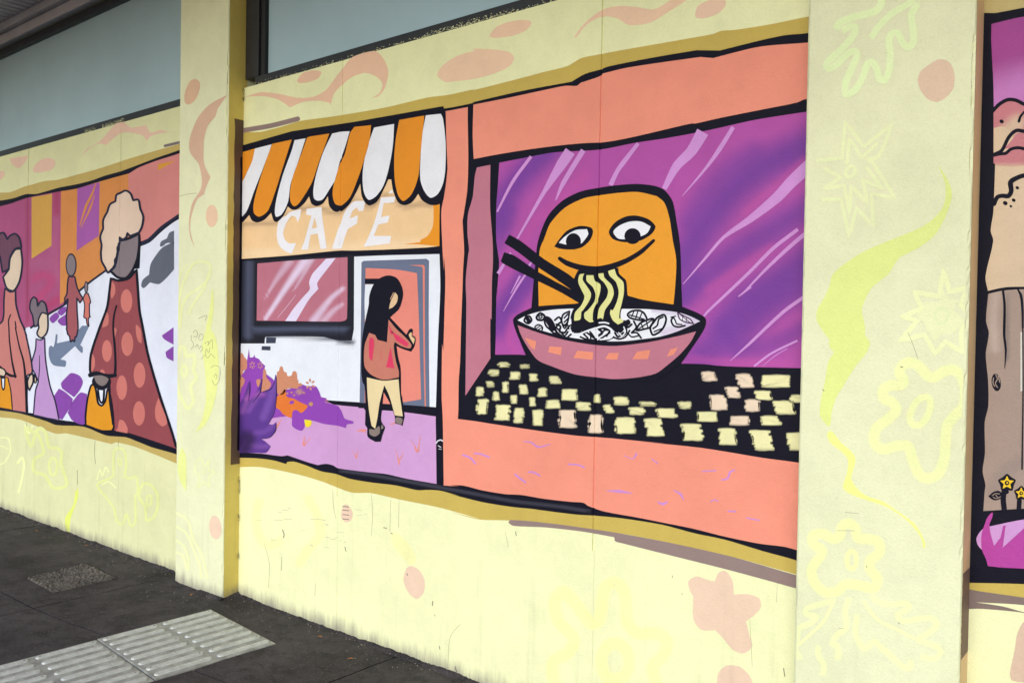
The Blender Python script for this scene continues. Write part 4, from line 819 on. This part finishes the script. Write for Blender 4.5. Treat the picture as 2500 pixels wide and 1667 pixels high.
# ------------------------------------------------------------------ garden mural in the right bay (runs on past the frame)
MR = empty('mural', (.3, YW, 1.5), label='mural cut off at the right edge, pale tree trunk above a magenta plant', cat='mural', group='murals painted on the wall bays')
BEI = A(216, 194, 158, 1.7); TRK = A(172, 152, 136, 1.2); RCOR = A(190, 120, 122, 2.1); PINKP = A(190, 72, 164, .9)
poly('gold_band', 1, A(172, 158, 100, 2.6), 't 1850,-500! 2100,-480! 4100,-560! 4100,40! 2352,120 1850,160!', MR, sharp=True)
poly('gold_band', 1.2, GOLD, 'w 1760,800! 4100,900! 4100,1120! 2352,1012 2000,960 1790,930!', MR)
poly('brown_stroke', 1.8, A(140, 122, 112, .9), 'w 1780,905! 1850,935 2000,960 2352,1010 2700,1060! 2700,1150! 2352,1082 2000,1060 1890,1055! 2150,1095 2352,1150 2700,1210! 2700,1240! 2352,1156 1950,1118 1780,1120!', MR)
poly('black_outline', 3, INK, 't 1870,135! 2000,128 2080,128 2352,78 2900,0 4100,-40! w 4100,930! 2352,880 2050,872 1760,868! 1790,400!', MR)
poly('magenta_sky', 5, A(150, 64, 128, 2.4), 't 2042,235! 2352,165 4100,20! 4100,1100! 2352,1010! 2065,1080! 2060,800 2040,400', MR, shades=[('t 2050,950 2350,850 2900,800', 700, .8, A(196, 130, 186, 2.1))], step=12)
poly('tree_crown', 5.5, RCOR, 't 2062,1070! 2130,1000 2230,952 2352,1000 2800,1100 4100,1150! 4100,1568! 2062,1568!', MR, shades=[('t 2100,1420 2200,1260 2290,1180', 260, .9, BEI)], step=8)
poly('tree_body', 6, BEI, 't 2064,1230! 2150,1215 2250,1290 2200,1440! 2064,1500!', MR)
poly('tree_body', 6, BEI, 'u 4100,0! 4100,1200! 2352,1185 2140,1192 2010,1222! 1985,1080 2060,740 2035,640 2060,470 2072,180! 2078,0!', MR)
poly('tree_patch', 6.3, RCOR, 't 2060,1500! 2180,1455 2300,1430 2500,1500! u 2400,10! 2250,30 2085,20!', MR, shades=[('u 2080,40 2400,40', 120, .7, BEI)], step=6)
poly('tree_patch', 6.3, RCOR, 't 2160,1430! 2250,1330 2300,1280 2500,1330! 2500,1440! 2352,1430 2290,1415', MR)
poly('trunk', 6, TRK, 'u 2012,1244! 2140,1215 2352,1200 3000,1200! w 3000,120! 1965,182! v 1978,1560 1985,1500 1958,1370 1980,1200 1978,900 2012,750 2010,500 1988,250 2018,50 u 1990,1500', MR, step=10,
     shades=[('u 2080,1260 2060,1500 v 2080,200', 150, .5, A(205, 190, 175, 1.4)), ('u 2210,1250 2200,1500 v 2200,300', 60, .6, A(120, 108, 104, 1.3)), ('v 2060,1560 2150,1400 2300,1300', 240, .3, A(128, 118, 116, 1.0))])
for s, w in (('t 2055,1065 2120,1000 2200,958 2280,965 2352,1000 2500,1050', 34), ('t 2305,1165 2320,1120 2355,1075', [26, 24, 20]), ('t 1990,1545 2060,1485 2140,1445 2200,1330 2250,1270 2300,1250 2500,1300', [24, 30, 34, 34, 34, 34, 34]), ('t 2060,1490 2130,1475 2180,1470 2230,1430 2310,1418 2500,1470', 30),
             ('u 2068,385 2100,320 2150,308 2205,310 2232,262 2225,180 2280,140 2352,115 2500,100', [42, 40, 40, 44, 46, 50, 44, 42, 40]), ('u 2010,1222 2100,1205 2200,1192 2352,1188 2600,1190', [10, 20, 26, 22, 22]),
             ('u 2152,1205 2168,1350 2165,1568 v 2165,80 2180,220 2170,385', [22, 24, 26, 24, 20, 8]), ('u 2290,1195 2325,1260 2340,1400 2342,1568', [14, 26, 24, 20]), ('v 2342,0 2345,600 2335,1350', [14, 14, 16]),
             ('w 2168,-20 2155,60 2165,170', 52), ('w 2310,80 2305,160', 46), ('v 2150,1500 2190,1568', 40)): stroke('black_line', 7, INK, s, w, MR)
poly('light_band', 6.6, A(226, 222, 205, 1.3), 'v 2320,40! 2345,40! 2340,600! 2320,610!', MR, sharp=True)
for x, y, r in ((2140, 1166, 22), (2290, 232 + 1568, 18), (2255, 350 + 1568, 20), (2175, 378 + 1568, 24), (2228, 408 + 1568, 14)): blob('black_spot', 7, INK, 't', x, y, r, r*.8, MR, n=12, rot=30)
KN = blob('knot', 7, INK, 'v', 2088, 522, 44, 84, MR, rot=-8)
for s in ('v 2085,450 2100,490 2080,530 2100,570', 'v 2062,480 2058,530 2075,560', 'v 2108,460 2122,520'): stroke('black_line', 7.6, TRK, s, 9, KN)
def flower(t, cx, cy, R_, k=1.):
    f = poly('painted_flower', 8, INK, t+' '+' '.join('%d,%d' % (cx+R_*(1.0 if i % 2 == 0 else .78)*math.cos(i*math.pi/5-1.57), cy+R_*(1.0 if i % 2 == 0 else .78)*math.sin(i*math.pi/5-1.57)) for i in range(10)), MR)
    poly('petals', 8.6, A(250, 208, 40, 1.0), t+' '+' '.join('%d,%d!' % (cx+R_*(.78 if i % 2 == 0 else .38)*math.cos(i*math.pi/5-1.57), cy+R_*(.78 if i % 2 == 0 else .38)*math.sin(i*math.pi/5-1.57)) for i in range(10)), f)
    blob('flower_centre', 9.2, INK, t, cx, cy, R_*.26, R_*.26, f, n=10); blob('flower_centre', 9.6, A(250, 208, 40, 1.0), t, cx+2, cy-2, R_*.11, R_*.11, f, n=8)
flower('v', 2192, 1482, 88); flower('w', 2328, 12, 72)
LF = poly('painted_leaf', 8, INK, 'w 2012,42! 2060,0 2110,-12 2150,15! 2130,62 2080,80 2045,68', MR)
for s in ('w 2050,35 2080,15 2120,18', 'w 2060,50 2090,62 2130,45', 'w 2085,30 2100,48'): stroke('black_line', 8.6, TRK, s, 7, LF)
poly('magenta_plant', 6, A(216, 162, 218, .9), 'w 1975,340! 2352,262 3000,180! 3000,700! 2352,700 2050,640! 1920,520 1898,450 1925,390', MR)
poly('magenta_plant', 6.6, PINKP, 'w 2040,200! 2055,198 2050,240 2022,310! 2030,380 2068,515! 2130,432! 2155,322! 2178,322! 2150,532! 2260,432! 2360,340! 2800,200! 2800,760! 2352,732 2150,722 2008,708! 1990,640 1950,545 1948,400 1978,310! 2000,250', MR)

# ------------------------------------------------------------------ pale decoration on the cream walls and pillars
BL = A(214, 178, 142, 2.7); BM = A(206, 174, 140, 2.8); LOWC = A(253, 222, 192, .6)
def W_(name, rgb, s, par, **k): return poly(name, 1, rgb, s, par, **k)
W_('painted_swirl', A(212, 176, 140, 2.6), 'e 150,930! 300,885 480,902 650,938 800,930 920,868 1020,740 1090,650 1180,548 1380,490 1440,520 1500,610 1522,700 1490,840 1430,920 1362,942! 1440,890 1465,800 1400,732 1300,700 1180,738 1090,805 1000,900 970,1010! 960,985! 850,965 700,980 580,1030! 480,960 350,925 250,922', wallC)
W_('painted_spot', A(212, 176, 140, 2.6), 'e 650,770 700,705 800,677 880,690 852,750 750,790 662,796', wallC)
W_('painted_spot', A(215, 184, 146, 2.6), 'e 1990,720 2050,622 2200,530 2352,485 j 200,470 400,476 560,502 610,560 560,640 400,712 200,762 0,785 e 2060,785', wallC)
W_('painted_spot', A(215, 184, 146, 2.6), 'j 375,342 440,262 560,212 700,195 775,215 740,280 620,338 480,363 400,364', wallC)
W_('painted_swirl', A(215, 184, 146, 2.6), 'j 1185,355 1280,232 1400,130 1500,80 1650,60 1800,75 1950,92 2100,10 2250,-80! 2330,-40! 2050,140 1930,213 1820,240 1700,242 1600,182 1500,160 1430,168 1300,242 1200,362', wallC)
W_('painted_spot', A(215, 184, 150, 2.5), 'n 775,130 800,60 900,8 1000,-20 1067,20 1050,80 980,140 850,180 782,172', wallC)
W_('painted_spot', LOWC, 'r 1110,900 1130,835 1160,820 1210,845 1245,910 1240,990 1200,1030 1160,1010 1125,960', wallC)
SPT = W_('painted_spot', LOWC, 'r 713,480 730,432 755,430 787,480 775,530 745,542 718,520', wallC)
for y in (440, 464, 492, 520): stroke('pencil_mark', 1.6, A(130, 118, 105, .8), 'r %d,%d %d,%d' % (725, y, 762, y+4), 5, SPT)
W_('painted_star', LOWC, 'q 1518,935 1570,905 1650,930 1685,935! 1712,880 1755,870 1798,930 1808,1020! 1900,1018 1970,1045 1980,1100 1940,1150 1885,1192! 1905,1270 1925,1350 1870,1396 1800,1372 1740,1300 1690,1248! 1600,1245 1550,1180 1548,1030! 1525,990', wallC)
W_('painted_spot', LOWC, 'q 1705,1530 1760,1472 1850,1482 1915,1550 1940,1680 1720,1700', wallC)
YF = (.84, .85, .41); YF2 = (.83, .82, .42)
BASE_L, BASE_C, PC = (.665, .68, .40), (.79, .81, .485), (.725, .745, .495)  # left base is the cream with that bay's dimmer light in its colour
def outline_flower(s, w, rs, rw, par, plane, rgb, closed=True):
    e = PC if plane == 'pillar' else (BASE_C if par is wallC else BASE_L)
    f = stroke('painted_flower', 1, rgb, s, w, par, plane, closed=closed, edge=e); stroke('flower_ring', 1.4, rgb, rs, rw, f, plane, closed=True, edge=e)
outline_flower('q 670,1600 655,1450 750,1390 790,1300 690,1190 665,1060 720,1000 800,1080 900,1205 950,1180 985,980 1050,945 1110,1000 1130,1200 1190,1265 1330,1270 1385,1330 1350,1410 1290,1480 1310,1620 1200,1800 800,1800', 80, 'q 960,1430 1010,1340 1090,1340 1140,1440 1110,1540 1000,1550', 78, wallC, 'wall', YF)
W_('painted_swirl', YF2, 'r 1035,605 1090,620 1170,720 1192,790 1160,820! 1110,770 1050,700', wallC)
stroke('painted_swirl', 1, YF2, 'r 200,380 170,500 190,620 240,690 350,650', 60, wallC, edge=BASE_C); stroke('painted_swirl', 1, YF2, 'r 480,350 560,500 580,620 500,720 430,830', 60, wallC, edge=BASE_C)
# scratches and hairline cracks of the lower wall
for s in ('r 905,360 915,480 905,630', 'r 1030,400 1024,600', 'r 1083,400 1080,575', 'r 660,340 665,440 680,520', 'r 1475,1190 1410,1270 1395,1440 1390,1500', 'r 220,670 255,800 250,960', 'r 550,930 545,1010', 'r 1760,600 1780,700', 'q 1910,1180 1925,1480', 'q 2085,940 2080,1070', 'q 1325,1380 1330,1440', 'r 335,780 330,850'):
    stroke('hairline_crack', 1.2, A(200, 196, 156, .7), s, [2, 3, 2, 3, 2], wallC, cap=False)
for s, w in (('r 340,590 350,620 345,640', 9), ('r 335,760 332,845', 3), ('r 738,700 744,725', 8), ('r 1298,1045 1296,1072', 9), ('r 1134,868 1138,880', 8), ('r 985,575 1003,580', 8), ('r 1030,610 1040,615', 8), ('r 1310,1130 1313,1138', 6), ('r 1340,1330 1343,1350', 7), ('r 1440,1460 1452,1495', 8), ('q 2125,1490 2133,1540', 9), ('q 415,620 420,645', 7), ('q 30,1490 40,1510', 10), ('q 1415,900 1416,912', 5), ('q 1477,1010 1478,1022', 5), ('r 900,1330 905,1345', 7)):
    stroke('scuff', 1.6, A(160, 154, 126, .7), s, w*.7, wallC)
random.seed(21)
for i in range(26):
    x, y = random.randint(100, 900), random.randint(440, 700); l = random.randint(15, 55)
    stroke('scuff', 1.5, A(206, 204, 168, .7), 'r %d,%d %d,%d' % (x, y, x+l, y+random.randint(-4, 10)), random.choice((2, 3)), wallC, cap=False)
# left bay
LC = A(192, 162, 134, 2.8)
W_('painted_swirl', LC, 'a 775,1505! 830,1430 950,1358 1050,1250 1110,1188 1180,1170 1250,1222 1320,1215 1400,1200! 1440,1270 1540,1243! 1600,1262 1690,1262! 1540,1278 1450,1302 1400,1352! 1370,1300 1250,1272 1170,1272 1080,1330 1020,1390! 950,1375 860,1420', wallL)
for s in ('z 175,60! 540,0! 520,60 480,130 370,238 280,210 220,140', 'z 632,250 720,130 880,45 1020,70 1062,150 1000,265 820,318 650,320', 'z -60,300! 60,300 95,330 80,390 0,480 -60,500!'): W_('painted_spot', LC, s, wallL)
LF_ = (.70, .75, .32)
outline_flower('c 245,950 300,1140 345,1000 395,1090 415,1200 330,1255 325,1370 430,1410 510,1530 620,1520 640,1480 585,1300 590,1190 550,1150 470,1140 440,1010 385,960 330,1000', 32, 'c 470,1320 490,1250 530,1250 548,1320 530,1400 490,1400', 26, wallL, 'wall', LF_)
outline_flower('c 1090,1180 1130,1150 1185,1170 1210,1300 1195,1420 1250,1440 1300,1420 1320,1568 d 1110,40 1110,250 1075,280 1035,180 1005,265 960,240 930,120 c 930,1500 1080,1420 1085,1300', 22, 'c 1130,1260 1150,1250 1160,1300 1145,1320', 14, wallL, 'wall', LF_)
outline_flower('d 1140,40 1170,-60 1230,-60 1290,20 1290,140 1250,220 1200,230 1190,120', 22, 'd 1205,40 1235,30 1240,90 1215,120', 18, wallL, 'wall', LF_)
for s, w in (('c 980,1500 1040,1470 1110,1530', 14), ('c 930,1450 960,1350 980,1420 1010,1330 1040,1380', 12), ('c 10,1050 80,1060 100,1180 40,1290 -20,1310', 14), ('c -10,1120 80,1160', 9), ('c 170,1290 215,1240 230,1330 180,1568', 24), ('c 240,930 280,1010 310,940', 18)): stroke('painted_swirl', 1, (.78, .82, .42), s, w, wallL)
W_('painted_swirl', (.72, .80, .17), 'd 640,-30! 640,40 600,160 575,240 572,335! 545,318 535,210 600,110 618,0', wallL)
for s in ('c 910,1080 905,1200 915,1300', 'c 740,1360 742,1500'): stroke('hairline_crack', 1.2, A(150, 150, 120, .7), s, 4, wallL, cap=False)
# left pillar
def P_(name, rgb, s, par, **k): return poly(name, 1.5, rgb, s, par, plane='pillar', **k)
P_('painted_spot', A(204, 170, 132, 2.5), 'a 1765,960 1775,870 1820,780 1870,758 1912,790 1908,870 1860,970 1810,1002 1780,995', pilL)
P_('painted_swirl', A(216, 180, 146, 2.0), 'a 2178,908! 2085,1040! 2060,1120! 1990,1205 1955,1330 1948,1500 b 1960,20 2015,130! 1975,220 1950,295! 1890,340 1850,440 1825,540 1822,640 1862,800! 1822,700 1808,560 1840,380 1920,245 1932,150 1900,0 a 1830,1480 1808,1400 1830,1280 1900,1120 2010,1000', pilL)
blob('painted_spot', 1.5, A(234, 200, 160, 1.9), 'b', 2027, 500, 57, 107, pilL, 'pillar'); blob('painted_spot', 1.5, LOWC, 'd', 1765, 292, 50, 98, pilL, 'pillar', rot=-6)
LG = (.76, .80, .42); LY = (.75, .80, .30)
for s, w in (('b 1700,1560 1725,1250 1780,1080 1850,960 1950,935 2010,970 2005,1080 1920,1180 1800,1260 1745,1360 1722,1568', 24), ('b 2000,1040 1950,1200 1850,1340 1810,1430', 22), ('b 1700,1180 1740,1020 1790,960', 14)): stroke('painted_swirl', 1.5, LG, s, w, pilL, 'pillar')
stroke('painted_swirl', 1.5, LY, 'b 2035,1210 2025,1400 1995,1568', [14, 40, 50], pilL, 'pillar')
P_('painted_leaf', LY, 'c 1985,-20! 2060,80 2092,300 2082,550 2030,790 1955,940 1872,1000! 1930,880 1970,700 1962,400 1935,200 1950,80', pilL)
P_('painted_leaf', LY, 'c 1740,1140! 1778,1220 1785,1400 1782,1560! 1730,1480 1700,1350 1712,1220', pilL)
outline_flower('c 1690,330 1725,190 1760,185 1785,275 1850,255 1865,330 1850,400 1880,480 1825,560 1852,700 1800,775 1750,700 1705,600 1690,480 1665,400', 34, 'c 1735,410 1762,355 1790,405 1765,470', 28, pilL, 'pillar', LG)
outline_flower('c 1880,1290 1920,1240 1960,1330 2000,1260 1995,1360 2065,1380 1995,1430 2010,1520 1950,1470 1890,1530 1910,1420 1870,1370', 12, 'c 1935,1370 1960,1360 1955,1400', 10, pilL, 'pillar', LG)
for s in ('d 1440,170 1530,225 1560,290 1580,380 1650,510 1700,700', 'd 1440,280 1530,340 1590,480 1640,600 1650,700', 'd 1445,395 1510,450 1545,560 1545,640', 'd 1450,495 1500,520 1535,640'): stroke('painted_swirl', 1.5, (.80, .83, .46), s, 18, pilL, 'pillar')
for s in ('c 1835,70 1830,110 1855,160 1830,210', 'c 1850,50 1870,20 1895,60 1880,90 1850,80', 'c 1900,110 1920,60 1945,70 1940,110 1910,120', 'c 1960,150 2000,130 1990,170 2030,110 2035,200', 'c 1865,190 1890,160 1900,190', 'c 1905,210 1930,170 1940,210 1915,230', 'c 1970,260 1975,200 2000,240 2010,190', 'c 1930,300 1960,260 1990,290 2020,250 2060,290', 'c 2020,380 2060,360 2105,380 2100,500 2060,550 2030,500', 'c 2050,470 2065,440 2078,470 2065,490', 'b 1900,1480 1980,1450 1965,1500', 'b 1690,320 1800,290 1880,282'):
    stroke('pencil_mark', 2, A(168, 168, 128, 1.1), s, 4, pilL, 'pillar', cap=False)
# mustard return: brown and black brush edges of the mural turned onto the pillar side
side_patch('brown_stroke', pilL, XL1, 2.655, YW, .725, 2.60, A(112, 90, 70, 1.5), 1); side_patch('black_outline', pilL, XL1, 2.693, YW, .80, 2.40, INK, 2, .0015)
side_patch('brown_stroke', pilR, XR1, YP+.012, YW, .60, .84, A(140, 112, 98, .6), 1, .004)
# grime in the inner corner
random.seed(5)
M_g = simple('grime', (.03, .025, .02), .95)
for z in (.632, .585, .43, .22, 2.76, 2.72, 1.2):
    vs, fs = [], []
    for q in range(16):
        a = random.uniform(0, 6.28); r = random.uniform(.003, .022); x = XL1+.004+abs(math.cos(a))*r*.5; zz = z+math.sin(a)*r; b0 = len(vs); y = YW-.004-random.random()*.008
        w = random.uniform(.0012, .0035)
        vs += [(x-w, y, zz-w), (x+w, y, zz-w*.5), (x+w*.4, y-.001, zz+w), (x-w*.6, y, zz+w*.8)]; fs.append((b0, b0+1, b0+2, b0+3))
    obj('cobweb_clump', vs, fs, M_g, pilL)
# right pillar
RG = (.74, .86, .49); RG2 = (.76, .81, .48); RG3 = (.79, .83, .48); RY = (.70, .785, .27)
for s, w in (('t 985,-40 985,40 930,110 750,160 600,215 545,290', 72), ('t 600,300 700,255 740,270 700,370 590,490 465,610 480,660 560,620 640,540 720,490 755,520 720,620 645,800 650,905 740,860 810,740 860,610 900,600 950,680 970,760 1020,770 1060,680 1075,520 1060,400 1085,330 1140,320 1190,410 1240,455 1290,420 1295,300 1275,150 1350,20', 68), ('t 1360,-20 1250,40 1080,140 960,260 880,380', 62)):
    stroke('painted_leaf', 1.5, RG, s, w, pilR, 'pillar', edge=PC)
P_('painted_spot', A(222, 194, 160, 2.0), 't 1335,770 1360,690 1440,625 1510,580 1570,570 1640,600 1680,680 1690,760 1670,860 1600,940 1520,978 1430,950 1360,860', pilR)
for s, w in (('t 380,1540! 612,1512! 642,1168! 820,1408! 1085,1195! 960,1500 u 840,-40! 900,-20! 1120,330! 890,288! 912,600! 750,420! 680,702! 602,340! 430,345!', 36), ('u 450,50! 600,132! 430,242! 632,205! 680,480! 702,210! 860,385! 805,150! 1000,240! 850,40', 36), ('t 660,1560! 680,1320! 800,1510! 940,1380', 34), ('u 660,50 700,20 735,50 720,110 680,130 645,100', 36)):
    stroke('star_flower', 1.5, RG2, s, w, pilR, 'pillar', closed=s.startswith('u 660'))
P_('painted_swirl', RY, 'u 1528,8! 1620,150 1665,285 1640,405 1580,550 1500,680 1350,800 1170,890! 1120,950 1060,1050 900,1180 840,1280 800,1400 820,1500 v 832,0 830,70! 878,140 850,230 740,370 620,560 550,680 510,820 502,925 480,942 430,890 398,830 410,680 450,500 478,330 535,232! 490,180 490,110! 440,50 u 370,1500 372,1400 440,1280 490,1170 520,1060 620,970 800,850 1000,760 1200,680 1400,590 1530,480 1590,380 1600,200', pilR)
P_('painted_swirl', (.80, .85, .27), 'v 508,985 560,1045 610,1105 700,1180 740,1250 722,1350 700,1440 760,1540 w 850,40 1000,90 1150,190 1300,300 1380,420 1412,520 1390,540! 1360,430 1250,290 1050,150 850,80 700,25 v 620,1530 655,1400 668,1260 600,1180 500,1100 465,1015', pilR)
f = stroke('star_flower', 1.5, RG3, 'u 1300,1225! 1540,1270! 1582,1015! 1640,1225! 1815,1185! 1745,1350! 1840,1450 v 1750,30! 1760,235! 1600,130! 1505,250! 1400,65! 1165,125! u 1340,1495! 1180,1468! 1375,1380!', 46, pilR, 'pillar', closed=True)
poly('flower_fill', 1.7, mixrgb(RG3, PC, .4), 'u 1400,1320! 1540,1320! 1575,1200! 1640,1300! 1730,1300! 1680,1400 1780,1510 v 1650,60! 1560,60! 1500,130! 1420,20! u 1400,1520! 1320,1450!', f, 'pillar')
stroke('flower_ring', 2, (.72, .78, .46), 'u 1500,1450 1530,1390 1600,1385 1630,1440 1600,1510 1540,1530', 26, f, 'pillar', closed=True)
outline_flower('v 1160,430 1190,360 1260,330 1350,370 1430,460 1500,470 1580,420 1670,400 1760,470 1790,600 1780,740 1700,830 1620,930 1600,1100 1590,1250 1530,1400 1430,1440 1350,1400 1290,1270 1240,1130 1130,1130 1000,1160 920,1100 935,970 1040,880 1130,790 1100,720 1010,670 1010,590 1080,550 1180,545 1200,500', 104, 'v 1370,670 1440,670 1460,740 1420,860 1350,930 1280,920 1260,850 1300,740', 66, pilR, 'pillar', (.79, .83, .42))
outline_flower('w 330,420 430,400 530,450 590,420 610,330 680,300 740,350 760,440 860,450 960,480 970,580 880,660 880,740 950,830 920,920 800,900 650,880 560,950 450,960 350,870 320,740 400,620 420,560 340,500', 100, 'w 660,620 700,560 740,600 745,690 710,740 670,710', 48, pilR, 'pillar', (.80, .83, .42))
for s in ('w 880,980 980,1060 1100,1075 1220,1065 1260,1105 1140,1180 1210,1235 1350,1210 1480,1210 1520,1270 1440,1350 1340,1410 1520,1480 1570,1550 x 1560,1280 1500,1330 1350,1310', 'w 690,1000 640,1130 650,1300 560,1370 520,1460 x 560,1200 580,1300 540,1330', 'w 760,1150 740,1350 820,1500 920,1430 1000,1500 1080,1568 x 1180,1400 1260,1420 1270,1340', 'w 540,1035 380,1080 270,1120 270,1170 370,1190 300,1260 200,1300 180,1420 x 160,1230 220,1350', 'x 390,1200 380,1280 440,1400 420,1500'):
    if 'x' in s: pass
    stroke('painted_leaf', 1.5, (.79, .83, .46), s, 58, pilR, 'pillar', edge=PC)
for s in ('w 540,1030 440,1230 300,1370 150,1500', 'w 820,1050 950,1220 1150,1320 1300,1400'): stroke('leaf_vein', 2, (.81, .84, .46), s, 30, pilR, 'pillar')
for s, w in (('v 1172,372 1192,378', 12), ('v 425,588 440,605', 9), ('w 1150,1250 1162,1262', 8), ('w 1745,425 1750,438', 10), ('w 845,710 850,722', 9), ('w 640,195 700,200 775,208', 4), ('v 1240,40 1290,160 1340,300', 4), ('w 560,370 730,372', 4), ('t 290,85 296,130', 9), ('t 293,15 293,25', 7), ('t 293,40 293,50', 7), ('w 580,1303 625,1305', 4)): stroke('scuff', 2, A(120, 118, 100, 1.2), s, w*.7, pilR, 'pillar')
# right bay, low
W_('painted_spot', A(236, 206, 178, .6), 'w 2600,1100! 2352,1240 2290,1350 2265,1500 2230,1800 2600,1800!', wallR)
# ------------------------------------------------------------------ worn paint on the window frames
random.seed(11)
def wear(x0, x1, n, par, h):
    vs, fs = [], []
    for i in range(n):
        x = random.uniform(x0, x1); z = 2.7795+random.random()**2*h; w = random.uniform(.001, .006); t = random.uniform(.0007, .002); b0 = len(vs)
        vs += [(x-w, YW+.003, z-t), (x+w, YW+.003, z-t*random.random()), (x+w*.7, YW+.003, z+t), (x-w*.5, YW+.003, z+t*random.random())]; fs.append((b0, b0+1, b0+2, b0+3))
    obj('paint_fleck', vs, fs, WALLM, par, kind='stuff')
wear(XL1+.1, XR0, 260, glassC, .012); wear(-2.75, -2.2, 160, glassC, .018); wear(-5.75, -5.45, 200, glassL, .022); wear(-6.0, -5.85, 60, glassL, .02)
